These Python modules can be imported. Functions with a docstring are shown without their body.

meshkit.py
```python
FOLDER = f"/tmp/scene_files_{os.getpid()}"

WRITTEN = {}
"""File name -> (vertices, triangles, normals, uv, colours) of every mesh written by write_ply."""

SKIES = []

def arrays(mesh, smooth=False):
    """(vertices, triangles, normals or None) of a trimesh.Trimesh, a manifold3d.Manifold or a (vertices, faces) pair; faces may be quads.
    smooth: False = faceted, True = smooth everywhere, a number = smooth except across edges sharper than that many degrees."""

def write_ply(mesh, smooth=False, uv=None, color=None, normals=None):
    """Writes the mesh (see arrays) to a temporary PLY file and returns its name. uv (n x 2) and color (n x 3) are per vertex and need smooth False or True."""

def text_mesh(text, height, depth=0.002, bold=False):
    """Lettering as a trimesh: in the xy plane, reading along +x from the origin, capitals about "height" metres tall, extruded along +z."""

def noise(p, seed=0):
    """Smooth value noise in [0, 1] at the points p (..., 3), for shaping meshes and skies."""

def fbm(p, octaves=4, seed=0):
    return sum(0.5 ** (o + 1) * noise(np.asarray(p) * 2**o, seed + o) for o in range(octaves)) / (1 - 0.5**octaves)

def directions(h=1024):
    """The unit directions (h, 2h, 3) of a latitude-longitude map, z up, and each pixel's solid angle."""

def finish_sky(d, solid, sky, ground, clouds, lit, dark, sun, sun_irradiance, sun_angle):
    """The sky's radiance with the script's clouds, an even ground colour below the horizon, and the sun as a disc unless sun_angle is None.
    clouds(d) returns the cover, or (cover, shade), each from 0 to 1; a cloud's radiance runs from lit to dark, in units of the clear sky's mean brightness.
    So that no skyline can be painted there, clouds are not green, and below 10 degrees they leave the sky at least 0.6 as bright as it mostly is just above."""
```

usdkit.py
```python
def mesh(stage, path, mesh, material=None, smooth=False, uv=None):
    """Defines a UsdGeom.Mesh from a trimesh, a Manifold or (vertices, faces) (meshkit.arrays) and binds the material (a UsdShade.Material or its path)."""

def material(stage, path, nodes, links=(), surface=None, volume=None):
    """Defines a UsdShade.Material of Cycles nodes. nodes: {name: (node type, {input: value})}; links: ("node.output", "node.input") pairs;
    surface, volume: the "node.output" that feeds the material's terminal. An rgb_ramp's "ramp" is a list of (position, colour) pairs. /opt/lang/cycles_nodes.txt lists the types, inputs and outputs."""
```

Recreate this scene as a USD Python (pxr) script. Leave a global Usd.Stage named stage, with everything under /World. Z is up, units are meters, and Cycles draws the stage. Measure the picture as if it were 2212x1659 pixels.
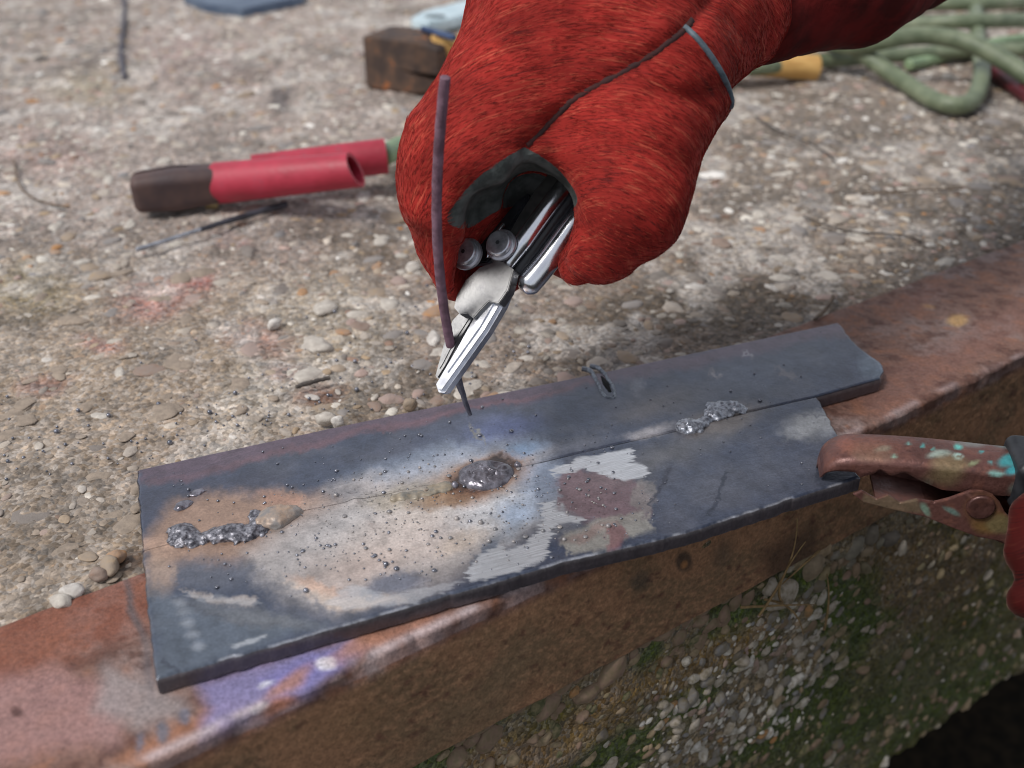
import math
import numpy as np
import trimesh
import usdkit
from meshkit import fbm, noise
from pxr import Gf, Sdf, Usd, UsdGeom, UsdLux, UsdShade, Vt
from scipy.spatial import cKDTree
from shapely.geometry import Polygon, Point
import shapely

stage = Usd.Stage.CreateInMemory()
UsdGeom.SetStageUpAxis(stage, UsdGeom.Tokens.z)
UsdGeom.SetStageMetersPerUnit(stage, 1.0)
world = UsdGeom.Xform.Define(stage, '/World')
stage.SetDefaultPrim(world.GetPrim())
UsdGeom.Scope.Define(stage, '/World/Looks')

# ------------------------------------------------------------------ camera, sky, sun, exposure
PITCH = math.radians(30.1)
CAM = np.array([0.0, 0.0, 0.30])
FPX = 2400.0                      # focal length for a picture 2212 wide
cam = UsdGeom.Camera.Define(stage, '/World/camera')
cam.AddTranslateOp().Set(Gf.Vec3d(*CAM))
cam.AddRotateXOp().Set(90 - math.degrees(PITCH))
cam.CreateHorizontalApertureAttr(17.3)
cam.CreateVerticalApertureAttr(17.3 * 0.75)
cam.CreateFocalLengthAttr(17.3 * FPX / 2212)
cam.CreateFStopAttr(3.7)
cam.CreateFocusDistanceAttr(0.50)
cam.CreateClippingRangeAttr(Gf.Vec2f(0.01, 200))
cam.CreateExposureAttr(0.80)

SUN_AZ, SUN_EL = math.radians(-122), math.radians(52)     # azimuth = atan2(x, y)
sun_dir = np.array([math.sin(SUN_AZ) * math.cos(SUN_EL), math.cos(SUN_AZ) * math.cos(SUN_EL), math.sin(SUN_EL)])
dome = UsdLux.DomeLight.Define(stage, '/World/sky')
dome.GetPrim().SetCustomDataByKey('kind', 'structure')
sky_mat = usdkit.material(stage, '/World/Looks/sky_overcast', {
    'sky': ('sky_texture', {'sky_type': 'single_scattering', 'sun_disc': False, 'sun_elevation': SUN_EL, 'sun_rotation': SUN_AZ}),
    'tc': ('texture_coordinate', {}),
    'n': ('noise_texture', {'scale': 2.2, 'detail': 4.0, 'roughness': 0.55}),
    'r': ('map_range', {'from_min': 0.3, 'from_max': 0.7, 'to_min': 0.55, 'to_max': 0.95, 'clamp': True}),
    'cl': ('mix', {'mix_type': 'mix', 'color1': (5.2, 5.6, 6.3), 'color2': (8.6, 8.8, 9.2)}),
    'mx': ('mix', {'mix_type': 'mix'}),
    'bg': ('background_shader', {'strength': 0.058}),
}, [('tc.generated', 'n.vector'), ('n.fac', 'r.value'), ('n.fac', 'cl.fac'), ('r.result', 'mx.fac'), ('sky.color', 'mx.color1'),
    ('cl.color', 'mx.color2'), ('mx.color', 'bg.color')], surface='bg.background')
UsdShade.MaterialBindingAPI.Apply(dome.GetPrim()).Bind(sky_mat)
sun = UsdLux.DistantLight.Define(stage, '/World/sun')
sun.CreateIntensityAttr(0.40)
sun.CreateAngleAttr(18.0)
sun.CreateNormalizeAttr(True)
sun.CreateColorAttr(Gf.Vec3f(1.0, 0.98, 0.955))
zq = Gf.Rotation(Gf.Vec3d(0, 0, 1), Gf.Vec3d(*sun_dir)).GetQuat()
sun.AddOrientOp().Set(Gf.Quatf(zq))

# ------------------------------------------------------------------ helpers
rng = np.random.default_rng(11)
fw = np.array([0, math.cos(PITCH), -math.sin(PITCH)])
upv = np.array([0, math.sin(PITCH), math.cos(PITCH)])
rtv = np.array([1.0, 0, 0])


def ray(u, v):
    u, v = np.asarray(u, float)[..., None], np.asarray(v, float)[..., None]
    return rtv * (u - 1106) / FPX + upv * (829.5 - v) / FPX + fw


def at(u, v, z=0.0):
    """The point at height z that shows at u, v of a 2212 x 1659 picture."""
    r = ray(u, v)
    return CAM + r * ((np.asarray(z, float) - CAM[2]) / r[..., 2])[..., None]


def deep(u, v, d):
    """The point d metres deep that shows at u, v."""
    return CAM + ray(u, v) * np.asarray(d, float)[..., None]


def onplane(u, v, p0, n):
    r = ray(u, v)
    return CAM + r * ((np.dot(p0 - CAM, n)) / (r @ n))[..., None]


def proj(p):
    q = np.asarray(p) - CAM
    d = q @ fw
    return 1106 + FPX * q[..., 0] / d, 829.5 - FPX * (q @ upv) / d, d


def lin(*c):
    c = np.asarray(c, float) / 255
    return np.where(c <= 0.04045, c / 12.92, ((c + 0.055) / 1.055) ** 2.4)


def sstep(x, a, b):
    t = np.clip((x - a) / (b - a), 0, 1)
    return t * t * (3 - 2 * t)


used = {}


def fresh(parent, name):
    k = (parent, name)
    n = used.get(k, -1) + 1
    used[k] = n
    return f'{parent}/{name}' + (f'_{n:03d}' if n else '')


def keys(prim, label=None, category=None, group=None, kind=None):
    for k, v in (('label', label), ('category', category), ('group', group), ('kind', kind)):
        if v:
            prim.SetCustomDataByKey(k, v)
    return prim


def thing(name, label=None, category=None, loc=None, group=None, kind=None):
    x = UsdGeom.Xform.Define(stage, fresh('/World', name))
    if loc is not None:
        x.AddTranslateOp().Set(Gf.Vec3d(*map(float, loc)))
    x.GetPrim().SetCustomDataByKey('built', True) if False else None
    ORIGIN[str(x.GetPath())] = np.zeros(3) if loc is None else np.asarray(loc, float)
    keys(x.GetPrim(), label, category, group, kind)
    return str(x.GetPath())


ORIGIN = {'/World': np.zeros(3)}


def part(parent, name, mesh, mat, smooth=35, col=None, fields=None, label=None, category=None, group=None, kind=None):
    """One Mesh prim under parent. Points are given in world coordinates. col: n x 3 vertex colours; fields: {name: n floats}."""
    path = fresh(parent, name)
    o = ORIGIN.get(parent, np.zeros(3))
    if hasattr(mesh, 'to_mesh'):
        mm = mesh.to_mesh()
        v, f = np.asarray(mm.vert_properties[:, :3], float), np.asarray(mm.tri_verts)
    elif isinstance(mesh, tuple):
        v, f = np.asarray(mesh[0], float), np.asarray(mesh[1])
    else:
        v, f = np.array(mesh.vertices), np.array(mesh.faces)
    if col is not None or fields:
        smooth = bool(smooth)
    m = usdkit.mesh(stage, path, (v - o, f), mat, smooth=smooth)
    api = UsdGeom.PrimvarsAPI(m)
    if col is not None:
        pv = api.CreatePrimvar('col', Sdf.ValueTypeNames.Color3fArray, 'vertex')
        pv.Set(Vt.Vec3fArray.FromNumpy(np.clip(np.asarray(col), 0, 1).astype(np.float32)))
    for k, a in (fields or {}).items():
        api.CreatePrimvar(k, Sdf.ValueTypeNames.FloatArray, 'vertex').Set(Vt.FloatArray.FromNumpy(np.asarray(a, np.float32)))
    keys(m.GetPrim(), label, category, group, kind)
    ORIGIN[path] = o
    return path


def gridfaces(nr, nc, closed=False):
    i, j = np.meshgrid(np.arange(nr - 1), np.arange(nc if closed else nc - 1), indexing='ij')
    a = (i * nc + j).ravel(); b = (i * nc + (j + 1) % nc).ravel()
    c = ((i + 1) * nc + (j + 1) % nc).ravel(); d = ((i + 1) * nc + j).ravel()
    return np.vstack([np.stack([a, b, c], 1), np.stack([a, c, d], 1)])


def spline(pts, n):
    pts = np.asarray(pts, float)
    from scipy.interpolate import CubicSpline
    if len(pts) == 2:
        t = np.linspace(0, 1, n)[:, None]
        return pts[0] * (1 - t) + pts[1] * t
    s = np.r_[0, np.cumsum(np.linalg.norm(np.diff(pts, axis=0), axis=1))]
    return CubicSpline(s, pts, axis=0)(np.linspace(0, s[-1], n))


def tube(path, r, sides=12, cap=True, wob=0.0, seed=0):
    path = np.asarray(path, float)
    n = len(path)
    r = np.broadcast_to(np.asarray(r, float), n).copy()
    t = np.gradient(path, axis=0)
    t /= np.linalg.norm(t, axis=1, keepdims=True)
    ref = np.array([0, 0, 1.0]) if abs(t[0][2]) < 0.9 else np.array([1.0, 0, 0])
    nn = np.zeros_like(path)
    x = ref - t[0] * (ref @ t[0])
    for i in range(n):
        x = x - t[i] * (x @ t[i])
        x /= np.linalg.norm(x)
        nn[i] = x
    bb = np.cross(t, nn)
    if cap:                              # rounded ends
        path = np.vstack([path[:1] - t[:1] * r[0] * .25, path[:1], path, path[-1:], path[-1:] + t[-1:] * r[-1] * .25])
        path[1] = path[2] - t[0] * r[0] * .12; path[-2] = path[-3] + t[-1] * r[-1] * .12
        nn = np.vstack([nn[:1], nn[:1], nn, nn[-1:], nn[-1:]]); bb = np.vstack([bb[:1], bb[:1], bb, bb[-1:], bb[-1:]])
        r = np.r_[r[0] * .55, r[0] * .88, r, r[-1] * .88, r[-1] * .55]
    a = np.linspace(0, 2 * math.pi, sides, endpoint=False)
    rr = r[:, None]
    if wob:
        pp = np.stack([np.repeat(np.arange(len(r))[:, None] * .7, sides, 1), np.repeat(a[None] * 1.3, len(r), 0), np.full((len(r), sides), seed)], -1)
        rr = rr * (1 + wob * (noise(pp, seed) - .5) * 2)
    v = path[:, None] + rr[..., None] * (nn[:, None] * np.cos(a)[None, :, None] + bb[:, None] * np.sin(a)[None, :, None])
    f = gridfaces(len(path), sides, True)
    v = v.reshape(-1, 3)
    c0, c1 = len(v), len(v) + 1
    v = np.vstack([v, path[:1], path[-1:]])
    k = np.arange(sides)
    f = np.vstack([f[:, ::-1] if False else f, np.stack([np.full(sides, c0), (k + 1) % sides, k], 1),
                   np.stack([np.full(sides, c1), (len(path) - 1) * sides + k, (len(path) - 1) * sides + (k + 1) % sides], 1)])
    m = trimesh.Trimesh(v, f, process=False)
    if m.volume < 0:
        m.invert()
    return m


def surface_nets(F, origin, h):
    """The zero surface of a sampled distance field (inside < 0) as a smooth quad net."""
    S = F < 0
    nx, ny, nz = F.shape
    c = [(0, 0, 0), (1, 0, 0), (0, 1, 0), (1, 1, 0), (0, 0, 1), (1, 0, 1), (0, 1, 1), (1, 1, 1)]
    sl = lambda o: (slice(o[0], nx - 1 + o[0]), slice(o[1], ny - 1 + o[1]), slice(o[2], nz - 1 + o[2]))
    tot = sum(S[sl(o)].astype(int) for o in c)
    act = (tot > 0) & (tot < 8)
    idx = np.full(act.shape, -1)
    idx[act] = np.arange(act.sum())
    cells = np.argwhere(act)
    acc = np.zeros((len(cells), 3)); cnt = np.zeros(len(cells))
    vals = np.stack([F[cells[:, 0] + o[0], cells[:, 1] + o[1], cells[:, 2] + o[2]] for o in c], 1)
    for a in range(8):
        for b in range(a + 1, 8):
            d = np.array(c[b]) - np.array(c[a])
            if np.abs(d).sum() != 1:
                continue
            va, vb = vals[:, a], vals[:, b]
            m = (va < 0) != (vb < 0)
            t = np.where(m, va / np.where(va == vb, 1, va - vb), 0)
            acc += m[:, None] * (np.array(c[a]) + t[:, None] * d)
            cnt += m
    v = origin + h * (cells + acc / cnt[:, None])
    faces = []
    for ax in range(3):
        o = [0, 0, 0]; o[ax] = 1
        A = S[:nx - o[0], :ny - o[1], :nz - o[2]]; B = S[o[0]:, o[1]:, o[2]:]
        e = np.argwhere(A != B)
        e1, e2 = (ax + 1) % 3, (ax + 2) % 3
        ok = (e[:, e1] > 0) & (e[:, e2] > 0) & (e[:, e1] < F.shape[e1] - 1) & (e[:, e2] < F.shape[e2] - 1)
        e = e[ok]
        flip = A[tuple(e.T)]
        q = []
        for d1, d2 in ((0, 0), (1, 0), (1, 1), (0, 1)):
            k = e.copy(); k[:, e1] -= d1; k[:, e2] -= d2
            q.append(idx[tuple(k.T)])
        q = np.stack(q, 1)
        q[~flip] = q[~flip][:, ::-1]
        faces.append(q)
    q = np.vstack(faces)
    q = q[(q >= 0).all(1)]
    f = np.vstack([q[:, [0, 1, 2]], q[:, [0, 2, 3]]])
    m = trimesh.Trimesh(v, f, process=False)
    if m.volume < 0:
        m.invert()
    return m


def smin(a, b, k):
    h = np.clip(0.5 + 0.5 * (b - a) / k, 0, 1)
    return b * (1 - h) + a * h - k * h * (1 - h)


def caps(X, a, b, ra, rb):
    """Distance to a tapered capsule."""
    a, b = np.asarray(a), np.asarray(b)
    d = b - a
    t = np.clip(((X - a) @ d) / max(d @ d, 1e-12), 0, 1)
    return np.linalg.norm(X - (a + t[..., None] * d), axis=-1) - (ra + t * (rb - ra))


def field(lo, hi, h):
    ax = [np.arange(lo[k], hi[k] + h, h) for k in range(3)]
    return np.stack(np.meshgrid(*ax, indexing='ij'), -1).astype(np.float32).astype(float)


def plate_mesh(poly2d, thick, bevel, org, ex, ey, ez, res=None):
    """A bevelled slab: outline poly2d (n x 2) in the axes ex, ey, its front face towards ez."""
    p = Polygon(poly2d).buffer(0)
    if p.geom_type != 'Polygon':
        p = max(p.geoms, key=lambda g: g.area)
    import manifold3d as m3
    def cs(poly):
        rings = [np.array(poly.exterior.coords)[:-1]] + [np.array(r.coords)[:-1] for r in poly.interiors]
        return m3.CrossSection([r.tolist() for r in rings], m3.FillRule.EvenOdd)
    base = cs(p)
    out = m3.Manifold.extrude(base, thick - 2 * bevel).translate((0, 0, bevel))
    n = 2
    for k in range(1, n + 1):
        a = k / n * math.pi / 2
        ins = base.offset(-bevel * (1 - math.cos(a)), m3.JoinType.Round, circular_segments=16)
        hgt = thick - 2 * bevel * (1 - math.sin(a))
        if not ins.is_empty():
            out = out + m3.Manifold.extrude(ins, hgt).translate((0, 0, bevel * (1 - math.sin(a))))
    mm = out.to_mesh()
    v = np.asarray(mm.vert_properties[:, :3], float); f = np.asarray(mm.tri_verts)
    w = org + v[:, :1] * ex + v[:, 1:2] * ey + v[:, 2:3] * ez
    m = trimesh.Trimesh(w, f, process=False)
    if m.volume < 0:
        m.invert()
    return m


def blob_dist(u, v, poly):
    """Signed distance (px, inside > 0) to a polygon given in picture units."""
    pg = Polygon(poly).buffer(0)
    shapely.prepare(pg)
    pts = shapely.points(u, v)
    ins = shapely.contains(pg, pts)
    d = shapely.distance(pg.boundary, pts)
    return np.where(ins, d, -d)


# ------------------------------------------------------------------ materials
L = '/World/Looks/'


def vmat(name, rough=0.6, metal=0.0, nscale=300, namt=0.35, bscale=500, bdist=0.0004, bstr=0.6, spec=0.5, rvar=0.0, sheen=0.0, coat=0.0, warp=None):
    """Vertex colours with fine procedural grain, relief and gloss variation."""
    nodes = {
        'a': ('attribute', {'attribute': 'col'}),
        'tc': ('texture_coordinate', {}),
        'n': ('noise_texture', {'scale': nscale, 'detail': 4.0, 'roughness': 0.65}),
        'm': ('map_range', {'from_min': 0.25, 'from_max': 0.75, 'to_min': 1 - namt, 'to_max': 1 + namt}),
        'x': ('vector_math', {'math_type': 'scale'}),
        'n2': ('noise_texture', {'scale': bscale, 'detail': 5.0, 'roughness': 0.6}),
        'b': ('bump', {'strength': bstr, 'distance': bdist}),
        'rm': ('map_range', {'from_min': 0.3, 'from_max': 0.7, 'to_min': max(rough - rvar, .03), 'to_max': min(rough + rvar, 1)}),
        'p': ('principled_bsdf', {'metallic': metal, 'specular_ior_level': spec, 'sheen_weight': sheen, 'coat_weight': coat, 'coat_roughness': 0.15}),
    }
    links = [('tc.object', 'n.vector'), ('tc.object', 'n2.vector'), ('n.fac', 'm.value'), ('a.color', 'x.vector1'), ('m.result', 'x.scale'),
             ('x.vector', 'p.base_color'), ('n2.fac', 'b.height'), ('b.normal', 'p.normal'), ('n2.fac', 'rm.value'), ('rm.result', 'p.roughness')]
    return usdkit.material(stage, L + name, nodes, links, surface='p.BSDF')


def cmat(name, col, col2=None, rough=0.5, metal=0.0, nscale=80, lo=0.4, hi=0.62, bscale=400, bdist=0.0003, bstr=0.5, spec=0.5, coat=0.0, stretch=None, rvar=0.1, aniso=0.0, col3=None):
    col2 = col if col2 is None else col2
    ramp = [(lo, col), (hi, col2)] + ([(min(hi + .1, .99), col3)] if col3 is not None else [])
    nodes = {
        'tc': ('texture_coordinate', {}),
        'mp': ('mapping', {'scale': stretch or (1, 1, 1)}),
        'n': ('noise_texture', {'scale': nscale, 'detail': 5.0, 'roughness': 0.6}),
        'r': ('rgb_ramp', {'ramp': ramp}),
        'n2': ('noise_texture', {'scale': bscale, 'detail': 4.0, 'roughness': 0.6}),
        'b': ('bump', {'strength': bstr, 'distance': bdist}),
        'rm': ('map_range', {'from_min': 0.3, 'from_max': 0.7, 'to_min': max(rough - rvar, .03), 'to_max': min(rough + rvar, 1)}),
        'p': ('principled_bsdf', {'metallic': metal, 'specular_ior_level': spec, 'coat_weight': coat, 'coat_roughness': 0.1, 'anisotropic': aniso}),
    }
    links = [('tc.object', 'mp.vector'), ('mp.vector', 'n.vector'), ('mp.vector', 'n2.vector'), ('n.fac', 'r.fac'), ('r.color', 'p.base_color'), ('n2.fac', 'b.height'),
             ('b.normal', 'p.normal'), ('n.fac', 'rm.value'), ('rm.result', 'p.roughness')]
    return usdkit.material(stage, L + name, nodes, links, surface='p.BSDF')


def gritty(name, scale, amt, rough, bdist, dirt):
    """Vertex colours broken up by millimetre grit, each grain with its own tone."""
    nodes = {
        'a': ('attribute', {'attribute': 'col'}), 'tc': ('texture_coordinate', {}),
        'v': ('voronoi_texture', {'scale': scale, 'feature': 'f1', 'randomness': 1.0}), 'v2': ('voronoi_texture', {'scale': scale * 2.3, 'feature': 'f1', 'randomness': 1.0}),
        'bw': ('separate_color', {}), 'bw2': ('separate_color', {}), 'n': ('noise_texture', {'scale': 60.0, 'detail': 5.0, 'roughness': 0.7}),
        'm1': ('map_range', {'to_min': 1 - amt, 'to_max': 1 + amt}), 'm2': ('map_range', {'to_min': 1 - amt * .7, 'to_max': 1 + amt * .7}), 'm3': ('map_range', {'from_min': 0.3, 'from_max': 0.7, 'to_min': 0.74, 'to_max': 1.22}),
        'k': ('math', {'math_type': 'multiply'}), 'k2': ('math', {'math_type': 'multiply'}), 'x': ('vector_math', {'math_type': 'scale'}),
        'hs': ('hsv', {'saturation': 1.0}), 'hm': ('map_range', {'to_min': 0.7, 'to_max': 1.25}),
        'ed': ('map_range', {'from_min': 0.0, 'from_max': 0.7, 'to_min': 1.0, 'to_max': 0.0}), 'hh': ('math', {'math_type': 'multiply_add', 'value2': 0.5}),
        'b': ('bump', {'strength': 0.8, 'distance': bdist}), 'p': ('principled_bsdf', {'roughness': rough, 'specular_ior_level': 0.25}),
    }
    links = [('tc.object', 'v.vector'), ('tc.object', 'v2.vector'), ('tc.object', 'n.vector'), ('v.color', 'bw.color'), ('v2.color', 'bw2.color'), ('bw.r', 'm1.value'), ('bw2.g', 'm2.value'), ('n.fac', 'm3.value'),
             ('m1.result', 'k.value1'), ('m2.result', 'k.value2'), ('k.value', 'k2.value1'), ('m3.result', 'k2.value2'), ('bw.b', 'hm.value'), ('hm.result', 'hs.saturation'), ('a.color', 'hs.color'),
             ('hs.color', 'x.vector1'), ('k2.value', 'x.scale'), ('x.vector', 'p.base_color'), ('v.distance', 'ed.value'), ('ed.result', 'hh.value1'), ('n.fac', 'hh.value3'), ('hh.value', 'b.height'), ('b.normal', 'p.normal')]
    return usdkit.material(stage, L + name, nodes, links, surface='p.BSDF')


M_concrete = gritty('concrete_top', 420, .34, .9, .0009, 0)
M_pebble = vmat('pebble_grain', rough=0.75, nscale=260, namt=0.3, bscale=600, bdist=0.0005, bstr=0.6, spec=0.35, rvar=0.15)
M_moss = gritty('mossy_concrete', 520, .42, .92, .0010, 0)
M_rust = vmat('rusty_steel', rough=0.68, metal=0.0, nscale=620, namt=0.38, bscale=700, bdist=0.0005, bstr=0.7, spec=0.4, rvar=0.2)
M_plate = None   # below
M_glove = None
M_weld = cmat('weld_metal', lin(70, 68, 74), lin(150, 148, 154), rough=0.32, metal=0.5, nscale=500, bscale=800, bdist=0.0005, bstr=0.6, rvar=0.14)
M_slag = cmat('weld_slag', lin(96, 92, 98), lin(142, 138, 146), rough=0.27, metal=0.55, nscale=200, bscale=900, bdist=0.0002, bstr=0.5, rvar=0.10)
M_spat = cmat('spatter_steel', lin(100, 102, 110), lin(146, 146, 154), rough=0.25, metal=0.7, nscale=600)
M_chrome = cmat('polished_steel', lin(206, 206, 210), lin(222, 222, 226), rough=0.22, metal=1.0, nscale=90, bscale=500, bdist=0.00003, bstr=0.4, rvar=0.04)
M_brushed = cmat('brushed_steel', lin(138, 136, 135), lin(160, 158, 156), rough=0.36, metal=1.0, nscale=120, bscale=700, bdist=0.00005, bstr=0.4, rvar=0.05)
M_body = cmat('worn_steel', lin(118, 117, 117), lin(128, 127, 126), rough=0.34, metal=1.0, nscale=160, bscale=700, bdist=0.00006, bstr=0.5, rvar=0.08)
M_bolt = cmat('bolt_steel', lin(168, 168, 174), lin(190, 190, 196), rough=0.3, metal=.8, nscale=160, bscale=700, bdist=0.00004, bstr=0.4, rvar=0.08)
M_black = cmat('black_rubber', lin(26, 27, 30), lin(42, 43, 47), rough=0.45, nscale=120, rvar=0.1)
M_soil = cmat('dark_soil', lin(24, 22, 19), lin(44, 38, 30), rough=0.95, nscale=60, bscale=200, bdist=0.004, spec=0.1)


def variation(p, s, octaves=3, seed=0):
    return fbm(np.asarray(p) * s, octaves, seed) - 0.5


# ------------------------------------------------------------------ the setting: slab, its front face, lower ground
E1 = np.array([0.8195, 0.5731, 0.0]); N1 = np.array([-0.5731, 0.8195, 0.0])
T_BACK, T_FRONT = 0.3814, 0.2826


def st(s, t, z=0.0):
    s, t = np.asarray(s, float), np.asarray(t, float)
    return s[..., None] * E1 + t[..., None] * N1 + np.asarray(z, float)[..., None] * np.array([0, 0, 1.0]) if np.ndim(z) else s[..., None] * E1 + t[..., None] * N1 + np.array([0, 0, z])


def paint(u, v, col, blobs, wob=0.0, seed=5, pts=None):
    """Stains on a surface: (polygon or (cu, cv, ru, rv, degrees), colour, softness px, opacity)."""
    wx = wy = 0
    if wob:
        q = np.stack([u / 60, v / 60, np.zeros_like(u)], -1)
        wx = (fbm(q, 4, seed) - .5) * wob; wy = (fbm(q, 4, seed + 9) - .5) * wob
    uu, vv = u + wx, v + wy
    for shape, c, soft, op in blobs:
        if isinstance(shape, tuple):
            cu, cv, ru, rv, ang = shape
            a = math.radians(ang)
            x = (uu - cu) * math.cos(a) + (vv - cv) * math.sin(a); y = -(uu - cu) * math.sin(a) + (vv - cv) * math.cos(a)
            d = (1 - np.sqrt((x / ru) ** 2 + (y / rv) ** 2)) * min(ru, rv)
            w = sstep(d, -soft, soft)
        else:
            s = np.array(shape)
            near = (uu > s[:, 0].min() - 2 * soft) & (uu < s[:, 0].max() + 2 * soft) & (vv > s[:, 1].min() - 2 * soft) & (vv < s[:, 1].max() + 2 * soft)
            w = np.zeros_like(u)
            if near.any():
                w[near] = sstep(blob_dist(uu[near], vv[near], shape), -soft, soft)
        w = (w * op)[:, None]
        col = col * (1 - w) + (lin(*c) if max(c) > 1 else np.array(c)) * w
    return col


GROUND = thing('ground', kind='structure')
# dense part in view
ss = np.linspace(-0.20, 1.75, 640)
tt = T_BACK - 0.035 + 1.75 * np.linspace(0, 1, 520) ** 1.35
SS, TT = np.meshgrid(ss, tt)
gp = st(SS, TT, np.zeros_like(SS)).reshape(-1, 3)


def ground_z(p):
    q = np.asarray(p) * np.array([1, 1, 0])
    return 0.006 * variation(q, 9, 3, 2) + 0.0034 * variation(q, 70, 3, 3) + 0.0024 * variation(q, 260, 2, 4)


gp[:, 2] = ground_z(gp)
near_edge = sstep(gp @ N1, T_BACK + 0.02, T_BACK - 0.004)
gp[:, 2] = gp[:, 2] * (1 - 0.7 * near_edge) - 0.006 * sstep(gp @ N1, T_BACK + 0.004, T_BACK - 0.008)
gu, gv, _ = proj(gp)
base = lin(140, 126, 115) * np.ones((len(gp), 1))
mott = fbm(gp * 14, 3, 21)[:, None]
base = base * (1 - sstep(mott, .45, .65)) + lin(118, 105, 93) * sstep(mott, .45, .65)
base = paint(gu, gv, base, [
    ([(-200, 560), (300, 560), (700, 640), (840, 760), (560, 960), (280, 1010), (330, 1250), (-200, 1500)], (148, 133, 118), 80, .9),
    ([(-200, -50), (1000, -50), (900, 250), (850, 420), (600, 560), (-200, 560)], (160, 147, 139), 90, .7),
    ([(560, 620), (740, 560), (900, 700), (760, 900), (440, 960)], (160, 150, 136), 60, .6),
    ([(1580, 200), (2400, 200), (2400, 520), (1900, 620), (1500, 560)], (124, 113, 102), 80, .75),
    ([(1500, 560), (1800, 600), (1820, 680), (1240, 800), (1100, 780), (1260, 640)], (90, 80, 69), 60, .85),  # shade under glove and arm painted into the concrete, with some damp
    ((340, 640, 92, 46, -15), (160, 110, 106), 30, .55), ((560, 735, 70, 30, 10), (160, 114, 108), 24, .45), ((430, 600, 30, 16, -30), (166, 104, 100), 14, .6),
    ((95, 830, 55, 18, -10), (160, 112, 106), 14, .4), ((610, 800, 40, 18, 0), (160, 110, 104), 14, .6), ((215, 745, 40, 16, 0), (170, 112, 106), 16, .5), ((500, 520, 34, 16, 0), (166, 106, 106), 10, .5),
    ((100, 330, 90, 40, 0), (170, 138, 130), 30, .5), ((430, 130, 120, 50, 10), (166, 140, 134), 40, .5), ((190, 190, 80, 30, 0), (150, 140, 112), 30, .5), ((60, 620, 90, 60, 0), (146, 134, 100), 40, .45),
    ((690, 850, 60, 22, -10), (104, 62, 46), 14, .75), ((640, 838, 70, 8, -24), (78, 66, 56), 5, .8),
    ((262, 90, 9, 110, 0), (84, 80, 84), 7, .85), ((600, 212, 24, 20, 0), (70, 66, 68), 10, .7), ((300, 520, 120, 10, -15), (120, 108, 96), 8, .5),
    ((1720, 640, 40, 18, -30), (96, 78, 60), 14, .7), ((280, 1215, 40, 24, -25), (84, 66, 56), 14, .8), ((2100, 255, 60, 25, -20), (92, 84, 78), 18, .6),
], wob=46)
pale = sstep(fbm(gp * 26 + 7, 4, 27), .54, .64)[:, None] * (1 - .75 * sstep(blob_dist(gu, gv, [(-300, 640), (250, 640), (560, 820), (760, 840), (300, 1010), (330, 1260), (-300, 1600)]), -60, 60))[:, None]
base = base * (1 - .55 * pale) + lin(182, 174, 166) * .55 * pale
wet = sstep(fbm(gp * 15 + 3, 4, 29), .54, .66)[:, None]
base = base * (1 - .45 * wet) + lin(98, 90, 82) * .45 * wet
gcol = base * (1 + 1.0 * variation(gp, 320, 2, 8)[:, None] + .7 * variation(gp, 110, 3, 9)[:, None])
part(GROUND, 'slab_top', (gp, gridfaces(*SS.shape)[:, ::-1] if False else gridfaces(*SS.shape)), M_concrete, smooth=True, col=gcol)

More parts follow.
